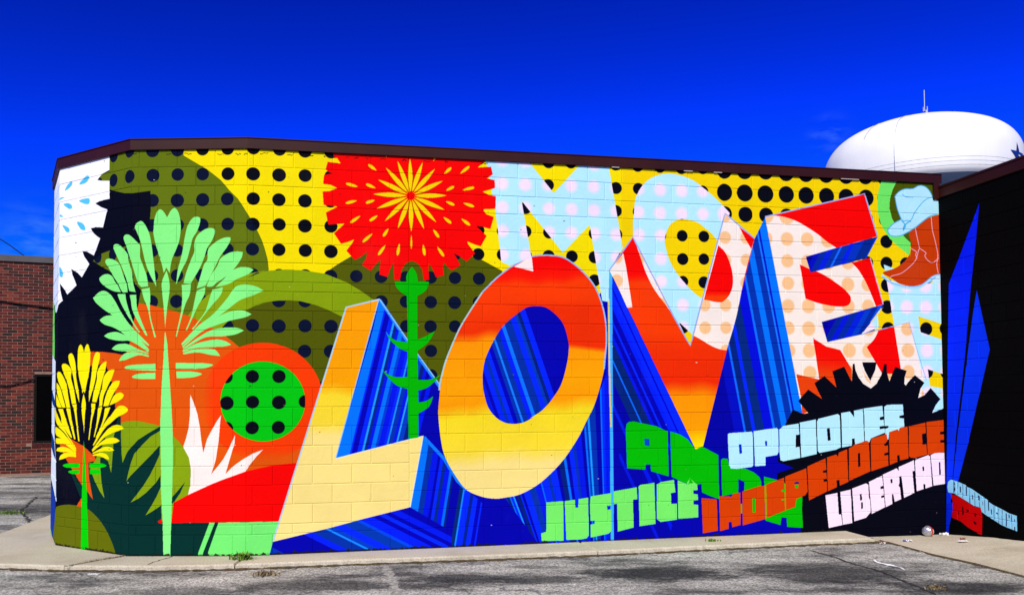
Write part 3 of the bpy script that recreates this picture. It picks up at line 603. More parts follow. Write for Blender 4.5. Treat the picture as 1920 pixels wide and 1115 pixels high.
def paint_wing(c):
    G, S, L = c.G, c.S, c.line
    ray = lambda s, a, b: (c_(0,30,255)*(1-np.clip((s.Y[a,b]-480)/350, 0, 1)[..., None]) + c_(0,52,255)*np.clip((s.Y[a,b]-480)/350, 0, 1)[..., None]).astype(np.float32)
    G(ray, '1837,380 1829.6,460 1820.6,540.7 1810.8,660 1792.8,820 1786.5,899 1779,1000 1774.6,1000 1777.6,660 1779.4,531.7 1800,480')
    G((0,54,255), '1832,544 1856.6,655 1813.5,840 1797,902.5 1787.4,899 1795.5,820 1818,640 1826,580')
    G((0,40,230), '@H 50,480 150,450 150,560 130,700 70,960 40,960')
    G((150,224,250), '@H 75,110 120,75 160,85 240,110 370,165 380,190 470,230 600,320 740,420 760,450 850,510 975,570 1100,640 1225,680 1230,940 1140,905 1050,870 960,830 840,750 740,690 630,610 620,545 500,510 380,430 240,345 170,310 75,290 60,200')
    for t in ('238,105 245,108 240,200 232,240 238,340 230,335','316,140 322,143 326,385 319,380','370,190 386,200 388,352 372,345','428,225 434,228 440,470 433,465','515,285 522,288 528,520 520,516',
              '268,190 285,195 288,290 272,285','475,330 490,335 490,410 478,405','575,335 600,350 605,430 580,412','592,440 600,445 606,545 598,540','650,440 658,450 660,500 652,500','684,390 690,394 694,640 688,636',
              '742,425 758,450 762,600 745,590','792,570 806,575 808,660 795,655','838,520 846,520 848,750 840,745','880,620 912,640 910,660 880,645','918,560 926,565 922,600 928,815 920,810','975,575 982,580 984,840 976,836',
              '1040,635 1056,645 1058,862 1042,852','1085,655 1104,665 1106,722 1090,715','1130,660 1140,665 1140,905 1132,900','1180,735 1194,738 1194,775 1182,772','1180,860 1196,865 1198,930 1182,925','165,90 172,92 190,160 175,170 195,240 170,300 163,300'):
        G((6,30,80), '@H ' + t)
    G((206,0,4), '@H 125,315 240,350 380,435 500,518 620,552 640,620 648,740 640,992 600,990 400,870 280,770 140,710 150,560 150,430 130,380')
    for t in ('235,610 258,620 255,660 232,650','303,530 333,530 335,665 308,665','378,575 415,575 425,615 385,620','512,630 545,640 545,695 515,690','490,765 520,770 552,800 548,830 510,820'):
        G((84,0,6), '@H ' + t)

def main_back(U, Z):
    X = np.empty_like(U); Y = np.empty_like(U)
    for i in range(4):
        P, D, Ln, o = SEG[i]; hi = 1e9 if i == 3 else o + Ln; lo = -1e9 if i == 0 else o
        cols = (U[0] >= lo) & (U[0] < hi)
        u = U[:, cols] - o; x = P[0] + D[0]*u; y = P[1] + D[1]*u; z = Z[:, cols] - EYE
        k = x*_f[0] + y*_f[1] + z*_f[2]
        X[:, cols] = CX + F*(x*RR[0]+y*RR[1]+z*RR[2])/k; Y[:, cols] = CY - F*(x*UU[0]+y*UU[1]+z*UU[2])/k
    return X, Y
def wing_back(U, Z):
    U = np.minimum(U, 3.0); P = PC[4]; x = P[0] + RW_DIR[0]*U; y = P[1] + RW_DIR[1]*U; z = Z - EYE
    k = x*_f[0] + y*_f[1] + z*_f[2]
    return CX + F*(x*RR[0]+y*RR[1]+z*RR[2])/k, CY - F*(x*UU[0]+y*UU[1]+z*UU[2])/k
def wear(c, seed, n):
    r = random.Random(seed)
    for _ in range(n):
        x, y = r.uniform(110, 1760), r.uniform(290, 1010); s_ = r.uniform(.5, 1.3); k = r.choice([(30, 28, 26), (30, 28, 26), (210, 205, 195), (120, 112, 100)])
        c.fill(np.array([[x + s_*r.uniform(.6, 2)*math.cos(t), y + s_*r.uniform(.4, 1)*math.sin(t)] for t in np.linspace(0, 6.28, 7)[:-1]]), k)
def grime(c, seed):
    r = np.random.RandomState(seed); n = c.W; k = np.convolve(r.rand(n + 60), np.ones(9)/9, 'same')[:n]; k2 = np.convolve(r.rand(n + 300), np.ones(120)/120, 'same')[:n]
    h = -.11*(np.arange(n)/PPM > 10.55) + .004 + np.clip((k - .46), 0, 1)*.10 + np.clip(k2 - .5, 0, 1)*.25
    m = np.clip((h[None, :] - c.Z)/.006 + .5, 0, 1)[..., None]*.85; c.img[:] = c.img*(1-m) + c_(34, 30, 22)*m
cm = Canvas(ULEN, strip_uv, main_back, NAVY); paint_main(cm); crumbs(cm); wear(cm, 8, 110); grime(cm, 5)
cw = Canvas(3.0, lambda X, Y: unproj_plane(X, Y, PC[4], RW_DIR), wing_back, (1, 1, 2)); paint_wing(cw)
def to_image(c, name):
    h, w_ = c.img.shape[:2]
    im = bpy.data.images.new(name, w_, h, alpha=False)
    px = np.ones((h, w_, 4), np.float32); px[..., :3] = np.clip(c.img, 0, 1)
    im.pixels.foreach_set(px.ravel()); im.update(); im.pack()
    return im
im_main = to_image(cm, 'mural_paint'); im_wing = to_image(cw, 'wing_paint')

# ---------------------------------------------------------------- materials
def painted(name, im, gain=0.88, dust=.02):
    m, n, l, b = material(name)
    uvn = n.new('ShaderNodeUVMap'); uvn.uv_map = 'UVMap'
    t = n.new('ShaderNodeTexImage'); t.image = im; t.interpolation = 'Linear'; t.extension = 'EXTEND'
    l.new(uvn.outputs[0], t.inputs[0])
    f = noise(n, l, 3.0, 6, .6)
    v = ramp(n, l, f, [(.3, (gain*.93,)*3), (.7, (gain,)*3)])
    c = mixrgb(n, l, t.outputs[0], v, 1.0, 'MULTIPLY')
    oi = n.new('ShaderNodeObjectInfo'); ov = ramp(n, l, oi.outputs['Random'], [(0, (.94,)*3), (1, (1.0,)*3)])
    c = mixrgb(n, l, c, ov, 1.0, 'MULTIPLY')
    f2 = noise(n, l, 0.9, 8, .7, sc3=(1, 1, .5))                      # thin dust streaks
    k = ramp(n, l, f2, [(.58, (0,)*3), (.80, (dust,)*3)])
    c = mixrgb(n, l, c, (.42, .38, .32), k)
    l.new(c, b.inputs['Base Color'])
    b.inputs['Roughness'].default_value = .8; b.inputs['Specular IOR Level'].default_value = .05
    g = noise(n, l, 160, 3, .7); g2 = noise(n, l, 22, 4, .6)
    a = n.new('ShaderNodeMath'); a.operation = 'MULTIPLY_ADD'; l.new(g2, a.inputs[0]); a.inputs[1].default_value = 1.5; l.new(g, a.inputs[2])
    bump(n, l, a.outputs[0], .0022, .8, b)
    return m
M_mural = painted('mural_paint', im_main); M_wing = painted('black_wall_paint', im_wing, 1.0, .0)
M_fascia = plain('maroon_metal', (.030, .0045, .0022), .5, 0, .2, 3, .18)
M_flash = plain('pale_flashing', (.62, .58, .55), .4)
M_roof = plain('roof_felt', (.10, .10, .10), .9, 0, .2, 2)
M_conc, n, l, b = material('concrete')
f = noise(n, l, 1.4, 8, .65); c = ramp(n, l, f, [(.25, (.40, .355, .25)), (.5, (.52, .47, .345)), (.8, (.58, .535, .40))])
sp = ramp(n, l, noise(n, l, 60, 5, .9), [(.38, (.62, .60, .55)), (.48, (.97,)*3), (.62, (1.10,)*3)])
c = mixrgb(n, l, c, sp, 1.0, 'MULTIPLY')
st = ramp(n, l, noise(n, l, 5, 9, .75), [(.62, (0,)*3), (.75, (.35,)*3)]); c = mixrgb(n, l, c, (.27, .22, .16), st)
l.new(c, b.inputs['Base Color']); b.inputs['Roughness'].default_value = .9; b.inputs['Specular IOR Level'].default_value = .1
bump(n, l, noise(n, l, 90, 5, .7), .004, .6, b)
M_asph, n, l, b = material('asphalt')
f = noise(n, l, .9, 12, .74, sc3=(.6, 1.5, 1)); base = ramp(n, l, f, [(.36, (.045, .045, .042)), (.435, (.16, .158, .143)), (.50, (.36, .355, .31)), (.62, (.56, .55, .48))])
g1 = ramp(n, l, noise(n, l, 42, 5, .9), [(.38, (.12,)*3), (.46, (.55,)*3), (.52, (1.0,)*3), (.60, (1.7,)*3)])
base = mixrgb(n, l, base, g1, .9, 'MULTIPLY')
geo_a = n.new('ShaderNodeNewGeometry')
def stain(px, py, rx, ry, amt):
    global base
    g = ground(px, py, -.055)
    m = n.new('ShaderNodeMapping'); m.vector_type = 'POINT'
    m.inputs['Location'].default_value = (-g.x/rx, -g.y/ry, 0); m.inputs['Scale'].default_value = (1/rx, 1/ry, 0)
    l.new(geo_a.outputs['Position'], m.inputs[0])
    d = n.new('ShaderNodeVectorMath'); d.operation = 'LENGTH'; l.new(m.outputs[0], d.inputs[0])
    nn = noise(n, l, 3.2, 12, .82, sc3=(1, 2.2, 1))
    a = n.new('ShaderNodeMath'); a.operation = 'MULTIPLY_ADD'; l.new(nn, a.inputs[0]); a.inputs[1].default_value = 3.2; l.new(d.outputs['Value'], a.inputs[2])
    r = n.new('ShaderNodeMapRange'); l.new(a.outputs[0], r.inputs[0]); r.inputs[1].default_value = 2.85; r.inputs[2].default_value = 2.25; r.inputs[3].default_value = 0; r.inputs[4].default_value = amt
    base = mixrgb(n, l, base, mixrgb(n, l, (.034, .035, .036), g1, 1.0, 'MULTIPLY'), r.outputs[0])
for s_ in ((1230, 1076, .75, .30, .95), (1010, 1086, .55, .16, .8), (860, 1083, .55, .2, .85), (600, 1098, .8, .22, .8), (1010, 1062, .3, .1, .6), (1560, 1075, .75, .45, .85), (1800, 1100, .6, .22, .8), (330, 1108, .5, .2, .6), (60, 950, 1.1, .5, .7), (40, 925, .8, .5, .5)): stain(*s_)
vo = n.new('ShaderNodeTexVoronoi'); vo.feature = 'DISTANCE_TO_EDGE'; vo.inputs['Scale'].default_value = .55
wn = n.new('ShaderNodeTexNoise'); wn.inputs['Scale'].default_value = 3; wn.inputs['Detail'].default_value = 6
wa = n.new('ShaderNodeMixRGB'); wa.blend_type = 'LINEAR_LIGHT'; wa.inputs[0].default_value = .18
l.new(geo_a.outputs['Position'], wn.inputs['Vector']); l.new(geo_a.outputs['Position'], wa.inputs[1]); l.new(wn.outputs['Color'], wa.inputs[2]); l.new(wa.outputs[0], vo.inputs['Vector'])
ck = ramp(n, l, vo.outputs['Distance'], [(0, (.75,)*3), (.004, (.5,)*3), (.009, (0,)*3)])
brk = ramp(n, l, noise(n, l, 1.3, 3), [(.45, (0,)*3), (.55, (1,)*3)]); ck = mixrgb(n, l, ck, brk, 1.0, 'MULTIPLY')
base = mixrgb(n, l, base, (.03, .03, .03), ck)
l.new(base, b.inputs['Base Color']); b.inputs['Roughness'].default_value = .92; b.inputs['Specular IOR Level'].default_value = .15
bump(n, l, noise(n, l, 70, 5, .8), .010, .8, b)
M_dirt = plain('dirt', (.085, .062, .032), .95, 0, .45, 25, .05, .004)
M_weed = plain('weed_green', (.11, .20, .02), .6, 0, .4, 30)
M_straw = plain('dry_grass', (.22, .165, .085), .8, 0, .3, 30)
M_soil = plain('soil', (.12, .11, .09), .95, 0, .3, 2)

# ---------------------------------------------------------------- ground
def sheet(name, pts, mat, kind='structure'):
    o = mesh(name, pts, [tuple(range(len(pts)))], mat); tag(o, kind=kind); return o
sheet('ground', [(-700, -400, -.30), (700, -400, -.30), (700, 1000, -.30), (-700, 1000, -.30)], M_soil)
FRONT = [(0, 1056), (125, 1060), (300, 1060), (440, 1057), (700, 1047), (878, 1041), (1087, 1033), (1300, 1023), (1520, 1012.5), (1640, 1008)]
fr = [ground(x, y) for x, y in FRONT]
fr = [Vector((-9.5, fr[0].y + .6, 0))] + fr
AP = [ground(1666, 1017, -.05), ground(1749, 1040, -.05), ground(1832, 1058, -.05), ground(1920, 1081, -.05), ground(2100, 1126, -.05)]
AP.append(AP[-1] + (AP[-1] - AP[-2]) * 3)
LB = [ground(0, 999), ground(93, 964)]
lb_far = LB[1] + (LB[1] - LB[0]).normalized() * 9
ZA = -.055
front_line = [Vector((p.x, p.y + .03, ZA)) for p in fr] + [Vector((p.x, p.y, ZA)) for p in AP]
va = [(-300, front_line[0].y, ZA)] + [tuple(p) for p in front_line] + [(300, front_line[-1].y, ZA), (300, -200, ZA), (-300, -200, ZA)]
# the asphalt is one mesh: the lot in front and the lane running back on the left
lot = MB(); lot.V = va; lot.F = [tuple(range(len(va)))]
k0 = len(lot.V); lane = [(-300, front_line[0].y, ZA), (front_line[0].x, front_line[0].y, ZA), (LB[0].x + .02, LB[0].y, ZA), (LB[1].x + .02, LB[1].y, ZA), (lb_far.x, lb_far.y, ZA), (lb_far.x + 40, 60, ZA), (-300, 60, ZA)]
lot.V += lane; lot.F.append(tuple(range(k0 + len(lane) - 1, k0 - 1, -1)))
o = lot.build('parking_lot', M_asph); tag(o, kind='structure')

def interp_poly(P, step, jit, seed):
    r = random.Random(seed); out = []
    for a, b2 in zip(P, P[1:]):
        k = max(1, int((b2 - a).length / step))
        for i in range(k):
            q = a + (b2 - a) * i / k
            out.append(Vector((q.x, q.y + (r.uniform(-jit, jit) if i else 0), q.z)))
    out.append(P[-1]); return out
def prism(name, top, zb, mat, parent=None, cham=.018):
    """slab with a worn, chamfered rim; top is a loop of points"""
    n_ = len(top); cx_ = sum((p.x for p in top)) / n_; cy_ = sum((p.y for p in top)) / n_
    V = []; Fc = []
    ar = sum(top[i].x * top[(i+1) % n_].y - top[(i+1) % n_].x * top[i].y for i in range(n_))
    if ar < 0: top = top[::-1]
    for i, p in enumerate(top):
        a, c2 = top[i-1], top[(i+1) % n_]
        e1 = Vector((p.x-a.x, p.y-a.y, 0)); e2 = Vector((c2.x-p.x, c2.y-p.y, 0))
        t = (e1.normalized() + e2.normalized());
        if t.length < 1e-4: t = e2
        t.normalize(); nn = Vector((-t.y, t.x, 0))
        V.append((p.x + nn.x*cham, p.y + nn.y*cham, p.z)); 
    V += [(p.x, p.y, p.z - cham*.8) for p in top] + [(p.x, p.y, zb) for p in top]
    Fc.append(tuple(range(n_)))
    for i in range(n_):
        j = (i+1) % n_; Fc.append((i, n_+i, n_+j, j)); Fc.append((n_+i, 2*n_+i, 2*n_+j, n_+j))
    return mesh(name, V, Fc, mat, parent)
walk = bpy.data.objects.new('sidewalk', None); C.objects.link(walk); tag(walk, kind='structure')
def wallpt(u, z=0.0, off=0.0):
    for P, D, Ln, o_ in SEG:
        if u <= o_ + Ln or (P is SEG[3][0]): 
            q = P + D*(u-o_) + np.array([D[1], -D[0]])*off; return Vector((q[0], q[1], z))
def uof(x, y): return float(strip_uv([x], [y])[0][0])
cuts = [(242, 120), (461, 440), (1087, 1120), (1588, 1650)]
fx = [project(p)[0] for p in fr]
def front_at(px):
    # point on the front edge below picture column px
    for a, b2, xa, xb in zip(fr, fr[1:], fx, fx[1:]):
        if xa <= px <= xb: return a + (b2 - a) * ((px - xa) / (xb - xa))
    return fr[-1]
def front_between(pa, pb): return [front_at(pa)] + [p for p, x in zip(fr, fx) if pa + 4 < x < pb - 4] + [front_at(pb)]
bk = [wallpt(uof(x, 1020), 0, -.05) for x, _ in cuts]
g_ = .006
# corner slab
P0 = wallpt(0.0, 0, 0); back_far = P0 + Vector((-.15, 9, 0))
loop = [fr[0]] + interp_poly([p for p, x in zip(fr, fx) if -1e9 < x < 116][1:] + [front_at(120)], .05, .009, 1) + [bk[0], wallpt(SEG[2][3], 0, -.1), wallpt(SEG[1][3], 0, -.1), wallpt(.02, 0, -.1), back_far, lb_far, LB[1], LB[0]]
prism('concrete_slab', loop, -.29, M_conc, walk)
names = list(zip(cuts, cuts[1:]))
for k, ((b0, f0), (b1_, f1)) in enumerate(names):
    A = front_between(f0 + 1.2, f1 - 1.2)
    loop = interp_poly(A, .05, .010, 5 + k) + [bk[k+1] - Vector((g_, 0, 0)), bk[k] + Vector((g_, 0, 0))]
    if b0 < 466 < b1_ and b0 > 300: pass
    if b0 < 465: loop.insert(-1, wallpt(SEG[3][3], 0, -.08)) if b1_ > 465 else None
    prism('concrete_slab', loop, -.29, M_conc, walk)
# apron towards the right wing, dipping into the corner
def wing_pt(L, z, off=0.0):
    q = PC[4] + RW_DIR*L + np.array([RW_DIR[1], -RW_DIR[0]])*off; return Vector((q[0], q[1], z))
brow = [(wallpt(uof(1590, 1000), -.085, -.05)), (wallpt(uof(1718, 1000), -.095, -.05)), wing_pt(0, -.095, -.0), wing_pt(.69, -.012, -.05), wing_pt(1.18, .03, -.05), wing_pt(1.5, .03, -.05), wing_pt(2.2, .03, -.05), wing_pt(3.4, .02, -.05), wing_pt(6.5, .0, -.05)]
frow = [ground(1652, 1012, -.055) + Vector((0, .02, 0)), AP[0], AP[0].lerp(AP[1], .3), AP[0].lerp(AP[1], .6), AP[0].lerp(AP[1], .85), AP[1], AP[2], AP[3], AP[5]]
frow = [Vector((p.x, p.y, -.047)) for p in frow]
V = []; Fc = []; cols = 0
rows_ = 7
dense_b = []; dense_f = []
for i in range(len(brow)-1):
    for s_ in range(6):
        t = s_/6; dense_b.append(brow[i].lerp(brow[i+1], t)); dense_f.append(frow[i].lerp(frow[i+1], t) + Vector((0, rnd.uniform(-.006, .006), 0)))
dense_b.append(brow[-1]); dense_f.append(frow[-1])
slabs = [(0, 30, 0, rows_), (30, 36, 0, rows_), (36, 42, 0, rows_), (42, len(dense_b)-1, 0, rows_)]
for (i0, i1, r0, r1) in slabs:
    V = []; Fc = []
    w_ = i1 - i0 + 1
    for r_ in range(rows_+1):
        for i in range(i0, i1+1):
            q = dense_b[i].lerp(dense_f[i], r_/rows_)
            if i == i0 and i0: q = q.lerp(dense_b[i+1].lerp(dense_f[i+1], r_/rows_), .04)
            V.append((q.x, q.y, q.z + (rnd.uniform(-.002, .002))))
    nv = len(V)
    for r_ in range(rows_):
        for i in range(w_-1):
            a = r_*w_+i; Fc.append((a, a+w_, a+w_+1, a+1))
    rim = [i for i in range(w_)] + [r_*w_+w_-1 for r_ in range(1, rows_+1)] + [rows_*w_+i for i in range(w_-2, -1, -1)] + [r_*w_ for r_ in range(rows_-1, 0, -1)]
    for i in rim: V.append((V[i][0], V[i][1], -.29))
    m_ = len(rim)
    for k in range(m_): Fc.append((rim[k], rim[(k+1) % m_], nv+(k+1) % m_, nv+k))
    mesh('concrete_slab', V, Fc, M_conc, walk)
# dirt packed along the kerb
V = []; Fc = []
line_ = interp_poly([Vector((p.x, p.y, 0)) for p in fr[1:]] + [Vector((p.x, p.y, 0)) for p in AP[:5]], .05, 0, 3)
for i, p in enumerate(line_):
    wd = .016 + .045*abs(math.sin(i*.37)*math.sin(i*1.13+1)) + rnd.uniform(0, .012)
    V += [(p.x, p.y + .02, ZA + .018), (p.x + rnd.uniform(-.01, .01), p.y - wd, ZA + .0035)]
for i in range(len(line_)-1): Fc.append((2*i, 2*i+1, 2*i+3, 2*i+2))
tag(mesh('dirt', V, Fc, M_dirt), 'brown dirt and grit packed along the foot of the kerb', kind='stuff')
# the long crack and the worn white bay line
def strip(name, pix, wd, z, mat, jit, step=.06):
    P = interp_poly([ground(x, y, z) for x, y in pix], step, 0, 2); V = []; Fc = []
    for i, p in enumerate(P):
        d = (P[min(i+1, len(P)-1)] - P[max(i-1, 0)]).normalized(); nn = Vector((-d.y, d.x, 0)); j_ = rnd.uniform(-jit, jit); w2 = wd * rnd.uniform(.4, 1.3) / 2
        a = p + nn*(j_ + w2); b2 = p + nn*(j_ - w2); V += [(a.x, a.y, z), (b2.x, b2.y, z)]
    for i in range(len(P)-1): Fc.append((2*i, 2*i+1, 2*i+3, 2*i+2))
    o = mesh(name, V, Fc, mat); tag(o, kind='structure'); return o
M_crack = plain('crack_fill', (.028, .028, .028), .9, 0, .4, 30)
strip('asphalt_crack', [(1518, 1031), (1560, 1042), (1600, 1056), (1650, 1070), (1690, 1086), (1730, 1103), (1775, 1122)], .034, ZA + .0035, M_crack, .014, .03)
strip('sidewalk_crack', [(330, 1040), (312, 1046), (300, 1049), (276, 1057)], .012, .003, M_crack, .012, .03)
strip('asphalt_crack', [(60, 985), (40, 955), (70, 930)], .04, ZA + .0035, M_crack, .03)

M_line = plain('worn_line_paint', (.31, .305, .27), .9, 0, .6, 30, .1, .003)
strip('worn_bay_line', [(722, 1060), (730, 1075), (741, 1100), (748, 1122)], .10, ZA + .003, M_line, .006, .025)
# ---------------------------------------------------------------- the building with the mural
bld = empty('mural_building', (0, 11, 0), 'low block building covered by the bright LOVE and MOVER mural under a maroon fascia', 'building')
zA = [2.858, 2.756] + [2.756 - .2032*k for k in range(1, 13)] + [.216, .013, -.19]
zC = [4.264] + [4.077 - .2032*k for k in range(0, 7)]
rowsA = []; zz = [4.264] + [4.077 - .2032*k for k in range(0, 6)] + zA
for i in range(len(zz)-1): rowsA.append((zz[i+1], zz[i], i))
zz = [4.264] + [4.077 - .2032*k for k in range(0, 22)]
rowsB = [(zz[i+1], zz[i], i) for i in range(len(zz)-1)]
USEAM = 5.306
def cells(ua, ub, rows, anchor):
    out = []
    for z0, z1, i in rows:
        off = anchor + (.2032 if i % 2 else 0)
        k = math.ceil((ua - off) / .4064 - 1e-6); e = [ua]
        while off + k*.4064 < ub - 1e-4:
            q = off + k*.4064
            if q > ua + .03 and q < ub - .03: e.append(q)
            k += 1
        e.append(ub)
        for a, b2 in zip(e, e[1:]): out.append((a, b2, z0, z1))
    return out
JG_, CH, PR = .0035, .0045, .0050
def block_geo(mb, uvs, P, D, uo, cell, ppm_u, r):
    a, b2, z0, z1 = cell; nrm = np.array([D[1], -D[0]])
    a += JG_; b2 -= JG_; z0 += JG_; z1 -= JG_
    t = [r.uniform(-.0012, .0012) for _ in range(4)]; n0 = len(mb.V)
    ring = [(a, z0), (b2, z0), (b2, z1), (a, z1)]; ring2 = [(a+CH, z0+CH), (b2-CH, z0+CH), (b2-CH, z1-CH), (a+CH, z1-CH)]
    def put(u, z, d):
        q = P + D*(u-uo) + nrm*d; mb.V.append((q[0], q[1], z)); uvs.append((u*PPM/ppm_u[0], (z-ZB)*PPM/ppm_u[1]))
    for (u, z) in ring: put(u, z, -.012)
    for (u, z), q in zip(ring, t): put(u, z, PR - .003 + q*.3)
    for (u, z), q in zip(ring2, t): put(u, z, PR + q)
    for k in range(4):
        j = (k+1) % 4
        mb.F.append((n0+k, n0+j, n0+4+j, n0+4+k)); mb.F.append((n0+4+k, n0+4+j, n0+8+j, n0+8+k))
    mb.F.append((n0+8, n0+9, n0+10, n0+11))
def area_px(P, D, uo, cell):
    a, b2, z0, z1 = cell; p = []
    if z1 < .02: return 0
    for u, z in ((a, z0), (b2, z0), (b2, z1), (a, z1)):
        q = P + D*(u-uo); p.append(project((q[0], q[1], z)))
    xs = [q[0] for q in p]
    if min(xs) > 1920 or max(xs) < 0: return 0
    return abs(sum(p[i][0]*p[(i+1) % 4][1] - p[(i+1) % 4][0]*p[i][1] for i in range(4)) / 2)
size_m = (cm.W, cm.Hh); size_w = (cw.W, cw.Hh)
walls = []; allc = []
for i, (P, D, Ln, uo) in enumerate(SEG):
    q0, q1 = P, P + D*Ln; nrm = np.array([D[1], -D[0]])
    V = []; uvs = []
    for q, u in ((q0, uo), (q1, uo+Ln)):
        for z in (-.25, 4.30):
            V.append((q[0], q[1], z)); uvs.append((u*PPM/size_m[0], (z-ZB)*PPM/size_m[1]))
    bkv = [(q0 - nrm*.18), (q1 - nrm*.18)]
    for q in bkv:
        for z in (-.25, 4.30): V.append((q[0], q[1], z)); uvs.append((0, 0))
    w = mesh('wall', V, [(0, 2, 3, 1), (4, 5, 7, 6), (0, 1, 5, 4), (2, 6, 7, 3), (1, 3, 7, 5), (0, 4, 6, 2)], M_mural, bld, uvs)
    walls.append(w)
    cs = cells(uo, uo+Ln, rowsA, USEAM) if i < 3 else cells(uo, USEAM, rowsA, USEAM) + cells(USEAM, uo+Ln, rowsB, USEAM)
    allc += [(area_px(P, D, uo, c2), i, c2) for c2 in cs]
allc.sort(key=lambda t: -t[0])
brnd = random.Random(11)
rest = {}
for k, (ar, i, c2) in enumerate(allc):
    P, D, Ln, uo = SEG[i]
    if k < 300:
        mb = MB(); uvs = []; block_geo(mb, uvs, P, D, uo, c2, size_m, brnd)
        mesh('block', mb.V, mb.F, M_mural, walls[i], uvs)
    else:
        mb, uvs = rest.setdefault(i, (MB(), [])); block_geo(mb, uvs, P, D, uo, c2, size_m, brnd)
for i, (mb, uvs) in rest.items():
    tag(mesh('block_courses', mb.V, mb.F, M_mural, walls[i], uvs), kind='stuff')

# fascia that follows the bends of the wall
def offset_line(P, d):
    out = []
    for i in range(len(P)):
        ds = []
        if i > 0: ds.append((P[i]-P[i-1]) / np.linalg.norm(P[i]-P[i-1]))
        if i < len(P)-1: ds.append((P[i+1]-P[i]) / np.linalg.norm(P[i+1]-P[i]))
        ns_ = [np.array([q[1], -q[0]]) for q in ds]; nn = sum(ns_) / len(ns_); nn /= (nn @ ns_[0]); nn /= 1
        out.append(P[i] + nn*d)
    return out
PB = [PC[0] + np.array([-.15, 6.0])] + PC
PB[-1] = PC[4] + SEG[3][1]*.03
lo = offset_line(PB, .028); li = offset_line(PB, -.10); l2 = offset_line(PB, .036); l3 = offset_line(PB, .012)
for i in range(len(PB)-1):
    def q4(A_, B_, z0, z1): return [(A_[i][0], A_[i][1], z0), (A_[i+1][0], A_[i+1][1], z0), (B_[i+1][0], B_[i+1][1], z0), (B_[i][0], B_[i][1], z0),
                                    (A_[i][0], A_[i][1], z1), (A_[i+1][0], A_[i+1][1], z1), (B_[i+1][0], B_[i+1][1], z1), (B_[i][0], B_[i][1], z1)]
    m1 = MB(); m1.hexa(q4(lo, li, 4.262, 4.369)); m1.build('fascia_board', M_fascia, bld)
    m1 = MB(); m1.hexa(q4(l2, li, 4.3695, 4.379)); m1.build('coping', M_fascia, bld)
def on_main(u, z, off=0.0):
    P, D, Ln, uo = SEG[3]; q = P + D*(u-uo) + np.array([D[1], -D[0]])*off; return (q[0], q[1], z)
def boxwall(name, u0_, u1_, z0, z1, d0, d1, mat, parent):
    mb = MB(); mb.hexa([on_main(u0_, z0, d1), on_main(u1_, z0, d1), on_main(u1_, z0, d0), on_main(u0_, z0, d0), on_main(u0_, z1, d1), on_main(u1_, z1, d1), on_main(u1_, z1, d0), on_main(u0_, z1, d0)])
    return mb.build(name, mat, parent)
for xa, xb, ya in ((1146, 1160, 308), (1281, 1297, 314), (1337, 1352, 316), (1575, 1608, 332)):
    ua, ub = uof(xa, ya+12), uof(xb, ya+12)
    boxwall('flashing_strip', ua, ub, 4.2545, 4.2595, .010, .029, M_flash, bld)
boxwall('corner_board', ULEN-.085, ULEN-.004, 4.065, 4.2605, .008, .030, M_fascia, bld)
roof_pts = [(q[0], q[1], 4.36) for q in offset_line(PB, -.05)]
rp = roof_pts + [(roof_pts[-1][0] - 2.3, roof_pts[-1][1] + 12, 4.36), (roof_pts[0][0] + .4, roof_pts[0][1] + 6.5, 4.36)]
m1 = MB(); m1.V = rp + [(x, y, z-.15) for x, y, z in rp]; n_ = len(rp)
m1.F = [tuple(range(n_)), tuple(range(2*n_-1, n_-1, -1))] + [(i, n_+i, n_+(i+1) % n_, (i+1) % n_) for i in range(n_)]
m1.build('roof', M_roof, bld)
m1 = MB(); pa, pb = rp[0], rp[-1]
a0 = wallpt(0.0); m1.hexa([(a0.x, a0.y+.02, -.25), (a0.x+.2, a0.y+.1, -.25), (pb[0]+.2, pb[1], -.25), (pb[0], pb[1], -.25), (a0.x, a0.y+.02, 4.2), (a0.x+.2, a0.y+.1, 4.2), (pb[0]+.2, pb[1], 4.2), (pb[0], pb[1], 4.2)])
M_side = plain('grey_block_paint', (.35, .35, .34), .8)
m1.build('side_wall', M_side, bld)
m1 = MB(); q = PC[4]; r_ = rp[-2]
m1.hexa([(q[0], q[1]+.2, -.25), (q[0]+.2, q[1]+.2, -.25), (r_[0]+.2, r_[1], -.25), (r_[0], r_[1], -.25), (q[0], q[1]+.2, 4.2), (q[0]+.2, q[1]+.2, 4.2), (r_[0]+.2, r_[1], 4.2), (r_[0], r_[1], 4.2)])
m1.build('side_wall', M_side, bld)

# ---------------------------------------------------------------- the black wing on the right
wing = empty('black_wing', (8, 8, 0), 'black painted wing with blue rays standing at right angles to the mural wall', 'building')
nW = np.array([RW_DIR[1], -RW_DIR[0]]); WL = 3.0
V = []; uvs = []
for Lw in (0, 2.95, 6.0):
    for z in (-.25, 4.09):
        p = wing_pt(Lw, z); V.append(tuple(p)); uvs.append((min(Lw, 2.95)*PPM/size_w[0], (z-ZB)*PPM/size_w[1]))
for Lw in (0, 6.0):
    for z in (-.25, 4.09):
        p = wing_pt(Lw, z, -.2); V.append(tuple(p)); uvs.append((.9, .99))
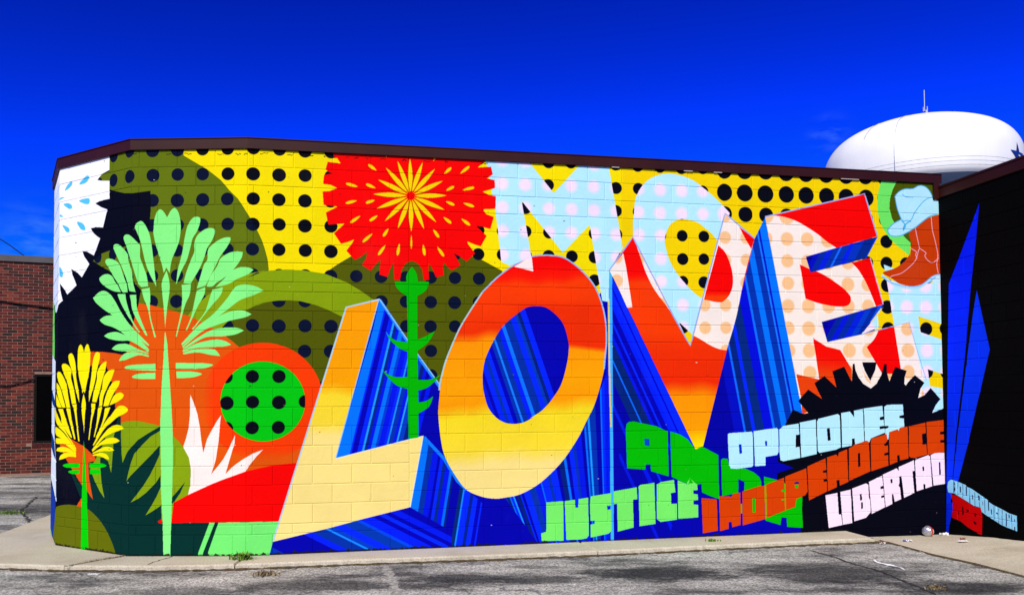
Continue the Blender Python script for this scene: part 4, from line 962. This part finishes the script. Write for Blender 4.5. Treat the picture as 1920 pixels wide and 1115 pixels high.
# RW runs away from the corner towards the camera; its painted side faces left
ww = mesh('wall', V, [(0, 2, 3, 1), (2, 4, 5, 3), (6, 7, 9, 8), (0, 1, 7, 6), (4, 8, 9, 5), (1, 3, 5, 9, 7)], M_wing, wing, uvs)
zz = [4.077 - .2032*k for k in range(0, 22)]
rowsW = [(zz[i+1], zz[i], i) for i in range(len(zz)-1)]
wc = sorted([(area_px(PC[4], RW_DIR, 0, c2), c2) for c2 in cells(.0, 2.84, rowsW, 0.0)], key=lambda t: -t[0])
mbr = MB(); uvr = []
for k, (ar, c2) in enumerate(wc):
    if ar > 60:
        mb = MB(); uvs = []; block_geo(mb, uvs, PC[4], RW_DIR, 0, c2, size_w, brnd); mesh('block', mb.V, mb.F, M_wing, ww, uvs)
    else: block_geo(mbr, uvr, PC[4], RW_DIR, 0, c2, size_w, brnd)
if mbr.V: tag(mesh('block_courses', mbr.V, mbr.F, M_wing, ww, uvr), kind='stuff')
def wbox(name, L0, L1, z0, z1, d0, d1, mat):
    mb = MB(); mb.hexa([tuple(wing_pt(L0, z0, d1)), tuple(wing_pt(L1, z0, d1)), tuple(wing_pt(L1, z0, d0)), tuple(wing_pt(L0, z0, d0)), tuple(wing_pt(L0, z1, d1)), tuple(wing_pt(L1, z1, d1)), tuple(wing_pt(L1, z1, d0)), tuple(wing_pt(L0, z1, d0))])
    return mb.build(name, mat, wing)
wbox('fascia_board', .03, 6.0, 4.078, 4.20, -.1, .02, M_fascia)
wbox('coping', .03, 6.0, 4.2005, 4.222, -.1, .028, M_fascia)
wbox('roof', .05, 6.0, 4.08, 4.19, -9, -.11, M_roof)
wbox('side_wall', 5.8, 6.0, -.25, 4.07, -9, -.21, M_side)

# ---------------------------------------------------------------- brick building on the left
A0 = ground(0, 893.3, ZA); A1_ = ground(95, 889.9, ZA)
BD = (A1_ - A0); BD.z = 0; BL_ = BD.length; BD.normalize(); BN = Vector((BD.y, -BD.x, 0))
def bp(u, z, off=0.0): v = A0 + BD*u + BN*off; return Vector((v.x, v.y, z))
def b_uz(x, y):
    u, z = unproj_plane(np.array([float(x)]), np.array([float(y)]), np.array([A0.x, A0.y]), np.array([BD.x, BD.y])); return float(u[0]), float(z[0])
ZBT = b_uz(0, 489)[1]; ZBC = b_uz(0, 477.3)[1]
brick_b = empty('brick_building', tuple(bp(.5, ZA)), 'red brick building behind the lot at the left edge', 'building')
M_mortar = plain('mortar', (.26, .155, .11), .95, 0, .2, 20)
wu0, wz1 = b_uz(64.5, 701); _, wz0 = b_uz(64.5, 830); wu1 = wu0 + .95
U0, U1 = -4.0, 6.0
mb = MB()
def bbox(mb, u0_, u1_, z0, z1, d0, d1):
    mb.hexa([tuple(bp(u0_, z0, d1)), tuple(bp(u1_, z0, d1)), tuple(bp(u1_, z0, d0)), tuple(bp(u0_, z0, d0)), tuple(bp(u0_, z1, d1)), tuple(bp(u1_, z1, d1)), tuple(bp(u1_, z1, d0)), tuple(bp(u0_, z1, d0))])
bbox(mb, U0, wu0, -.25, ZBT, -.25, 0); bbox(mb, wu1, U1, -.25, ZBT, -.25, 0); bbox(mb, wu0, wu1, -.25, wz0, -.25, 0); bbox(mb, wu0, wu1, wz1, ZBT, -.25, 0)
bwall = mb.build('wall', M_mortar, brick_b)
M_br = [plain('brick_red', (.105, .013, .007), .85, 0, .35, 9), plain('brick_dark', (.022, .009, .006), .8, 0, .35, 9), plain('brick_brown', (.055, .009, .006), .85, 0, .35, 9), plain('brick_orange', (.165, .026, .013), .85, 0, .3, 9)]
BW, BH = .198, .0665
ang = math.atan2(BD.y, BD.x)
bm_ = []
for m_ in M_br:
    k = MB(); h = .004
    k.V = [(0, 0, 0), (BW-.011, 0, 0), (BW-.011, 0, BH-.011), (0, 0, BH-.011), (.002, -.006, .002), (BW-.013, -.006, .002), (BW-.013, -.006, BH-.013), (.002, -.006, BH-.013)]
    k.F = [(0, 1, 5, 4), (1, 2, 6, 5), (2, 3, 7, 6), (3, 0, 4, 7), (4, 5, 6, 7)]
    me = bpy.data.meshes.new('brick'); me.from_pydata(k.V, [], k.F); me.materials.append(m_); bm_.append(me)
cand = []; cuts_b = []; r = random.Random(4)
nrow = int((ZBT - ZA) / BH)
for i in range(nrow):
    z = ZBT - (i+1)*BH; off = (BW/2 if i % 2 else 0)
    k = math.floor((U0-off)/BW)
    while off + k*BW < U1:
        u = off + k*BW; k += 1
        if u < U0 or u + BW > U1: continue
        if u + BW > wu0 + .004 and u < wu1 and z + BH > wz0 and z < wz1:
            if u < wu0 - .02: cuts_b.append((u, wu0 + .001, z))
            elif u + BW > wu1 + .02: cuts_b.append((wu1 - .001, u + BW, z))
            continue
        if u + BW > wu0 - .03 and u < wu1 and wz0 - .10 < z + BH/2 < wz0: continue
        x, y = project(bp(u + BW/2, z + BH/2)); mi = r.choices([0, 1, 2, 3], [5, 2.6, 3.5, 1.3])[0]
        cand.append((0 if -8 < x < 97 and y < 893 else 1, abs(x-45), u, z, mi))
cand.sort(key=lambda t: (t[0], t[1]))
rest_b = [MB() for _ in M_br]
for k, (vis, _, u, z, mi) in enumerate(cand):
    if k < 300:
        o = bpy.data.objects.new('brick', bm_[mi]); C.objects.link(o); o.location = bp(u + .005, z + .005); o.rotation_euler = (0, 0, ang); o.parent = bwall
    else:
        t = rest_b[mi]; bbox(t, u + .005, u + BW - .006, z + .005, z + BH - .006, 0, .006)
for ua, ub, z in cuts_b: bbox(rest_b[r.randrange(3)], ua + .005, ub - .001, z + .005, z + BH - .006, 0, .006)
V = []; Fc = []; mats = []
for mi, t in enumerate(rest_b):
    n0 = len(V); V += t.V; Fc += [tuple(n0+i for i in f) for f in t.F]; mats += [mi]*len(t.F)
o = mesh('brick_courses', V, Fc, None, bwall); [o.data.materials.append(m_) for m_ in M_br]; o.data.polygons.foreach_set('material_index', mats); tag(o, kind='stuff')
for i in range(9):
    t = MB(); u = wu0 - .03 + i*.115; bbox(t, u, u + .103, wz0 - .098, wz0 - .006, -.02, .014); t.build('sill_brick', M_br[2], bwall)
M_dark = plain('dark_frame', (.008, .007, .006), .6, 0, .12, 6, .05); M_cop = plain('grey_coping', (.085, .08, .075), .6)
M_glass, n, l, b = material('dark_glass'); b.inputs['Base Color'].default_value = (.001, .001, .001, 1); b.inputs['Roughness'].default_value = .5; b.inputs['Specular IOR Level'].default_value = .02
t = MB(); bbox(t, wu0, wu0+.05, wz0, wz1, -.03, .004); bbox(t, wu1-.05, wu1, wz0, wz1, -.03, .004); bbox(t, wu0+.05, wu1-.05, wz0, wz0+.05, -.03, .004); bbox(t, wu0+.05, wu1-.05, wz1-.05, wz1, -.03, .004)
win = t.build('window', M_dark, brick_b)
t = MB(); bbox(t, wu0+.05, wu1-.05, wz0+.05, wz1-.05, -.02, -.012); t.build('pane', M_glass, win)
t = MB(); bbox(t, U0, U1, ZBT, ZBC, -.3, .04); t.build('coping', M_cop, brick_b)
t = MB(); bbox(t, U0, U1, ZBT-.3, ZBT-.002, -8, -.26); t.build('roof', M_roof, brick_b)
t = MB(); bbox(t, U0, U0+.25, -.25, ZBT-.31, -8, -.26); bbox(t, U1-.25, U1, -.25, ZBT-.31, -8, -.26); t.build('side_wall', M_br[2], brick_b)
def cable_shadow(pix, off, rad, label, sag=.0):  # black tubes added on the wall in place of dark shadow lines
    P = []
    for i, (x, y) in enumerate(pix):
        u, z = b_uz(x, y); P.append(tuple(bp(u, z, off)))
    t = MB(); t.tube(P, rad, 6); o = t.build('cable_shadow', M_dark, None, True); tag(o, label, 'cable_shadow', None); return o
u_l, z_l = b_uz(-150, 548)
cable_shadow([(-200, 545), (0, 564.5), (30, 569), (62, 573), (95, 577.5), (160, 584)], .035, .016, 'thick black tube laid as a wire shadow high across the brick wall')
cable_shadow([(-200, 730), (-20, 724), (20, 723), (45, 716), (64, 712)], .03, .013, 'thin black tube laid as a wire shadow along the brick wall to the window')
t = MB(); u, z = b_uz(44, 478); pA = bp(u, z, -.6) ; u, z = b_uz(0, 447); pB = bp(u, z + .02, -.9); u, z = b_uz(-300, 250); pC_ = bp(u, z, -3)
t.tube([tuple(pA), tuple(pB), tuple(pC_)], .012, 5); o = t.build('overhead_wire', M_dark, None, True); tag(o, 'thin overhead wire reaching the roof edge of the brick building', 'wire')

# ---------------------------------------------------------------- water tower
WD = 110.0; TX = WD*math.tan(R(27.15)) + .3; TR = 12.45
M_tank, n, l, b = material('white_tank_paint'); f = noise(n, l, .22, 7, .65, sc3=(1, 1, .25)); c = ramp(n, l, f, [(.3, (.76, .77, .74)), (.7, (.88, .88, .84))])
l.new(c, b.inputs['Base Color']); b.inputs['Roughness'].default_value = .45
M_ped = plain('tower_grey_blue', (.22, .32, .48), .6, 0, .1, .5); M_navy = plain('navy_paint', (.006, .03, .20), .5, 0, .1, 1); M_gal = plain('galvanised', (.42, .45, .48), .5, .3, .1, 4)
tw = empty('water_tower', (TX, WD, 0), 'white domed water tower with a navy star rising behind the building', 'water tower')
PROF = [(.0, 39.55), (.14, 39.5), (.28, 39.3), (.42, 38.92), (.56, 38.38), (.68, 37.8), (.79, 37.1), (.88, 36.2), (.945, 35.1), (.985, 33.8), (1.0, 32.3), (1.0, 30.8), (.985, 29.7), (.955, 29.15)]
def lathe(prof, n, cx_, cy_, closed=False):
    V = []; Fc = []
    for r_, z in prof:
        for k in range(n): t = 2*math.pi*k/n; V.append((cx_ + r_*math.cos(t), cy_ + r_*math.sin(t), z))
    for i in range(len(prof)-1):
        for k in range(n): a = i*n+k; b_ = i*n+(k+1) % n; Fc.append((a+n, b_+n, b_, a))
    return V, Fc
def cr_prof(P, m=5):
    out = []
    for i in range(len(P)-1):
        p0, p1, p2, p3 = P[max(i-1, 0)], P[i], P[i+1], P[min(i+2, len(P)-1)]
        for j in range(m):
            s = j/m; out.append(tuple(.5*((2*p1[k])+(-p0[k]+p2[k])*s+(2*p0[k]-5*p1[k]+4*p2[k]-p3[k])*s*s+(-p0[k]+3*p1[k]-3*p2[k]+p3[k])*s**3) for k in (0, 1)))
    out.append(P[-1]); return out
prof = [(max(0, r_)*TR, z) for r_, z in cr_prof(PROF)]
V, Fc = lathe(prof, 96, TX, WD); tank = mesh('tank', V, Fc, M_tank, tw, smooth=True)
V, Fc = lathe([(.954*TR, 29.16), (.80*TR, 28.75), (.60*TR, 28.2)], 96, TX, WD); mesh('soffit', V, Fc, M_ped, tank, smooth=True)
V = []; Fc = []; nf = 144
for z in (-.3, 28.3):
    for k in range(nf):
        t = 2*math.pi*k/nf; r_ = .62*TR + (.22 if (k // 3) % 2 else 0); V.append((TX + r_*math.cos(t), WD + r_*math.sin(t), z))
for k in range(nf): Fc.append((k, (k+1) % nf, nf+(k+1) % nf, nf+k))
mesh('pedestal', V, Fc, M_ped, tw)
def tank_r(z):
    for (r1, z1), (r2, z2) in zip(prof, prof[1:]):
        if z2 <= z <= z1 and z1 > z2: return r1 + (r2-r1)*(z1-z)/(z1-z2)
    return TR
face = math.atan2(-WD, -TX)
def tank_pt(phi, z, off=0.0):
    """phi: angle round the tank, to the right of the side that faces the lot"""
    t = face + phi; r_ = tank_r(z) + off; return (TX + r_*math.cos(t), WD + r_*math.sin(t), z)
for z, d in ((30.9, .05), (30.4, .05), (29.9, .05)):
    t = MB(); t.tube([tank_pt(R(a), z, .0) for a in range(-180, 181, 4)], .022, 5, False); t.build('ring_seam', M_gal, tank)
for ph, za, zb in ((-13, 39.1, 29.2), (-33, 37.8, 35.2)):
    t = MB(); t.tube([tank_pt(R(ph), za + (zb-za)*i/24, .06) for i in range(25)], .05, 5); t.build('conduit', M_gal, tank)
SZ, SPH, SR = 31.5, R(62), 1.8
star = []
for k in range(10):
    a = math.pi/2 + k*math.pi/5; rr = SR if k % 2 == 0 else SR*.40
    star.append((rr*math.cos(a), rr*math.sin(a)))
def star_patch(poly, off, name, mat):
    """a flat print laid on the curved shell"""
    V = [tank_pt(SPH + x/TR, SZ + y, off) for x, y in [(0, 0)] + poly]; Fc = [(0, 1+k, 1+(k+1) % len(poly)) for k in range(len(poly))]
    V2 = []; F2 = []
    for f_ in Fc:      # subdivide each triangle so that it follows the shell
        P3 = [([(0, 0)] + poly)[i] for i in f_]; m = 5; idx = {}
        for i in range(m+1):
            for j in range(m+1-i):
                k_ = m-i-j; x = (P3[0][0]*k_ + P3[1][0]*i + P3[2][0]*j)/m; y = (P3[0][1]*k_ + P3[1][1]*i + P3[2][1]*j)/m
                idx[(i, j)] = len(V2); V2.append(tank_pt(SPH + x/TR, SZ + y, off))
        for i in range(m):
            for j in range(m-i):
                F2.append((idx[(i, j)], idx[(i+1, j)], idx[(i, j+1)]))
                if i + j < m-1: F2.append((idx[(i+1, j)], idx[(i+1, j+1)], idx[(i, j+1)]))
    return mesh(name, V2, F2, mat, tank)
star_patch(star, .04, 'star_emblem', M_navy)
for dy in (.05, -.30):
    t = MB(); P = [tank_pt(SPH + x/TR, SZ + dy - .16*x, .075) for x in (.05, .5, 1.0, 1.5)]; Q = [tank_pt(SPH + x/TR, SZ + dy - .16*x + .16, .075) for x in (.05, .5, 1.0, 1.5)]
    t.V = P + Q; t.F = [(i, i+1, i+5, i+4) for i in range(3)]; t.build('star_stripe', M_tank, tank)
t = MB(); t.tube([(TX-.9, WD-.6, 39.2), (TX-.9, WD-.6, 39.85)], .75, 20); t.build('hatch', M_tank, tw)
t = MB(); t.tube([(TX+1.10, WD, 39.3), (TX+1.10, WD, 41.1)], .09, 8); t.tube([(TX+0.87, WD, 41.0), (TX+0.87, WD, 43.9)], .06, 6); t.tube([(TX+0.70, WD, 41.0), (TX+1.30, WD, 41.0)], .05, 6); t.tube([(TX+1.25, WD, 40.5), (TX+1.25, WD, 41.6)], .06, 6); t.tube([(TX+0.70, WD, 40.9), (TX+0.70, WD, 41.5)], .05, 6)
t.build('antenna', M_gal, tw)
t = MB()
for k in range(14):
    a = 2*math.pi*k/14; x, y = TX - .3 + 2.0*math.cos(a), WD + 2.0*math.sin(a); t.tube([(x, y, 39.3), (x, y, 39.75)], .03, 5)
t.tube([(TX - .3 + 2.0*math.cos(a), WD + 2.0*math.sin(a), 39.75) for a in [2*math.pi*k/28 for k in range(29)]], .03, 5, False)
t.build('railing', M_gal, tw)

# ---------------------------------------------------------------- litter and weeds
def tuft(loc, n_, h, spread, mat, label, seed, name='weed', flat=.5):
    r = random.Random(seed); V = []; Fc = []
    for _ in range(n_):
        a = r.uniform(0, 6.283); x = loc[0] + r.gauss(0, spread*.35); y = loc[1] + r.gauss(0, spread*.22); hh = h*r.uniform(.4, 1.1); ln = hh*r.uniform(.2, 1)*flat*2
        d = Vector((math.cos(a), math.sin(a), 0)); s_ = Vector((-d.y, d.x, 0)) * r.uniform(.003, .007)
        p0 = Vector((x, y, loc[2])); p1 = p0 + d*ln*.4 + Vector((0, 0, hh*.65)); p2 = p0 + d*ln + Vector((0, 0, hh*r.uniform(.7, 1)))
        k = len(V); V += [p0-s_, p0+s_, p1+s_*1.4, p1-s_*1.4, p2]; Fc += [(k, k+1, k+2, k+3), (k+3, k+2, k+4)]
    o = mesh(name, V, Fc, mat); tag(o, label, 'weed', 'weeds in the pavement cracks'); return o
gp = lambda x, y, z=0.0: tuple(ground(x, y, z))
tuft(gp(455, 1048), 130, .085, .13, M_weed, 'tallest green weed in the slab joint below the big letter L', 1)
tuft(gp(497, 1078, ZA), 90, .055, .16, M_straw, 'dry straw coloured weed on the asphalt below the big letter L', 2)
tuft(gp(283, 1066, ZA), 70, .035, .14, M_weed, 'low green weed at the kerb below the tall palm', 3)
tuft(gp(747, 1053, ZA), 50, .035, .08, M_weed, 'small green weed at the kerb below the L and O', 4)
tuft(gp(1334, 1014), 70, .03, .08, M_weed, 'green weed on the sidewalk below the word JUSTICE', 5)
tuft(gp(17, 963, ZA), 120, .06, .30, M_weed, 'dark green weed patch on the asphalt lane beside the brick building', 6)
tuft(gp(1122, 1037, ZA), 60, .03, .07, M_straw, 'dry weed where the slab joint meets the kerb below JUSTICE', 7)
tuft(gp(1757, 1103, ZA), 80, .045, .12, M_straw, 'dry weed in the long asphalt crack at lower right', 8)
V = []; Fc = []; r = random.Random(9)
def blade(x, y, z, h, w2):
    k = len(V); a = r.uniform(0, 6.28); d = Vector((math.cos(a), math.sin(a), 0)); s_ = Vector((-d.y, d.x, 0))*w2; p0 = Vector((x, y, z)); p2 = p0 + d*h*.6 + Vector((0, 0, h))
    V.extend([p0-s_, p0+s_, p2]); Fc.append((k, k+1, k+2))
for i, p in enumerate(line_):
    dens = max(0, math.sin(i*.21)*math.sin(i*.053+2)) * 9
    for _ in range(int(dens + r.random()*1.4)): blade(p.x + r.uniform(-.03, .03), p.y - r.uniform(0, .035), ZA + .003, r.uniform(.01, .035), .0025)
for k in range(500):
    t_ = r.random(); p = Vector(gp(242, 1040)).lerp(Vector(gp(120, 1062)), t_); blade(p.x + r.uniform(-.01, .01), p.y + r.uniform(-.01, .01), 0, r.uniform(.006, .022)*(1.6 if .3 < t_ < .7 else 1), .002)
tag(mesh('grass', V, Fc, M_straw), 'short dry grass sprouting along the kerb and slab joints', kind='stuff')
V = []; Fc = []
def chip(x, y, z, s_):
    k = len(V); pts = [Vector((r.uniform(-1, 1), r.uniform(-1, 1), r.uniform(0, .8)))*s_ for _ in range(5)]
    for q in pts: V.append(Vector((x, y, z)) + q)
    Fc.extend([(k, k+1, k+2), (k+1, k+2, k+3), (k+2, k+3, k+4), (k, k+2, k+4), (k, k+1, k+4)])
for p in line_:
    for _ in range(3): chip(p.x + r.uniform(-.03, .03), p.y - abs(r.gauss(0, .03)), ZA + .004, r.uniform(.002, .008))
for _ in range(260):
    u = r.uniform(.2, ULEN-.2); q = wallpt(u, 0, .012 + abs(r.gauss(0, .012)))
    if u < uof(1580, 1000): chip(q.x, q.y, .0, r.uniform(.002, .008))
for _ in range(240): x, y, _z = gp(r.uniform(0, 1900), r.uniform(1075, 1115), ZA); chip(x, y, ZA + .002, r.uniform(.002, .007))
M_grit = plain('grit', (.33, .29, .23), .9, 0, .5, 60)
tag(mesh('gravel', V, Fc, M_grit), 'loose grit along the kerb and the foot of the wall', kind='stuff')
# crumpled ball
M_foil = plain('silver_foil', (.55, .55, .58), .28, .7, .3, 40); M_redp = plain('red_wrapper', (.55, .03, .02), .4, 0, .2, 40); M_wht = plain('white_wrapper', (.8, .8, .78), .5, 0, .1, 30)
bc = wallpt(uof(1729, 1000), 0, .10); bm = bmesh.new(); bmesh.ops.create_icosphere(bm, subdivisions=3, radius=.066)
r = random.Random(21)
for v in bm.verts: v.co *= 1 + r.uniform(-.07, .05)
me = bpy.data.meshes.new('crumpled_ball'); bm.to_mesh(me); bm.free()
for m_ in (M_foil, M_redp, M_wht): me.materials.append(m_)
for p in me.polygons:
    c_x = p.center.x; p.material_index = 0 if c_x < .012 else (1 if c_x < .045 or p.center.z > .03 else 2)
o = bpy.data.objects.new('crumpled_ball', me); C.objects.link(o); o.location = (bc.x, bc.y, -.093 + .064); tag(o, 'crumpled silver and red ball of litter lying against the wall near the corner', 'litter ball')
def crumple(name, loc, sx, sy, sz, mats, seed, label, cat, rot=0):
    r = random.Random(seed); bm = bmesh.new(); bmesh.ops.create_grid(bm, x_segments=9, y_segments=5, size=1)
    for v in bm.verts: v.co = Vector((v.co.x*sx*(1+r.uniform(-.12, .12)), v.co.y*sy*(1+r.uniform(-.3, .3)), r.uniform(0, sz)))
    me = bpy.data.meshes.new(name); bm.to_mesh(me); bm.free()
    for m_ in mats: me.materials.append(m_)
    for p in me.polygons: p.material_index = r.randrange(len(mats))
    o = bpy.data.objects.new(name, me); C.objects.link(o); o.location = loc; o.rotation_euler = (0, 0, rot); o.modifiers.new('thick', 'SOLIDIFY').thickness = .0015; tag(o, label, cat); return o
M_bluew = plain('blue_wrapper', (.10, .12, .35), .4, 0, .4, 60); M_brn = plain('brown_scrap', (.22, .07, .04), .7, 0, .4, 60)
q = wallpt(uof(1760, 1000), -.088, .09); crumple('paper_scrap', tuple(q), .05, .022, .035, [M_wht], 5, 'white paper scrap beside the crumpled ball in the corner', 'litter')
crumple('sweet_wrapper', gp(1702, 1015, -.062), .05, .02, .03, [M_bluew, M_wht], 6, 'torn blue and white wrapper on the concrete apron', 'litter')
crumple('food_tray', gp(1805, 1013.5, -.006), .055, .03, .006, [M_wht], 7, 'flat white tray lying on the apron beside the black wing', 'litter', .1)
crumple('food_scrap', gp(1805, 1011.5, .0), .028, .014, .03, [M_brn], 8, 'brown scrap lying on the flat white tray', 'litter')
a, b2 = Vector(gp(1638, 1050, ZA)), Vector(gp(1688, 1068, ZA)); mid = (a+b2)/2; d = b2-a
o = crumple('paper_strip', (mid.x, mid.y, ZA+.002), d.length/2, .016, .014, [M_wht], 9, 'long torn strip of white paper on the asphalt at right', 'litter', math.atan2(d.y, d.x))
for v in o.data.vertices:
    k_ = v.co.x / (d.length/2); v.co.y = v.co.y*(1.5 - abs(k_ + .3)) + .035*math.sin(k_*2.6) + .02*k_*k_
crumple('paper_scrap', gp(1655, 1019, -.052), .03, .015, .02, [M_wht, M_brn], 12, 'tiny white and brown scrap where the kerb meets the apron', 'litter')
crumple('paper_scrap', gp(175, 1076, ZA+.001), .05, .016, .008, [M_wht], 13, 'small pale scrap on the asphalt below the corner of the mural', 'litter')
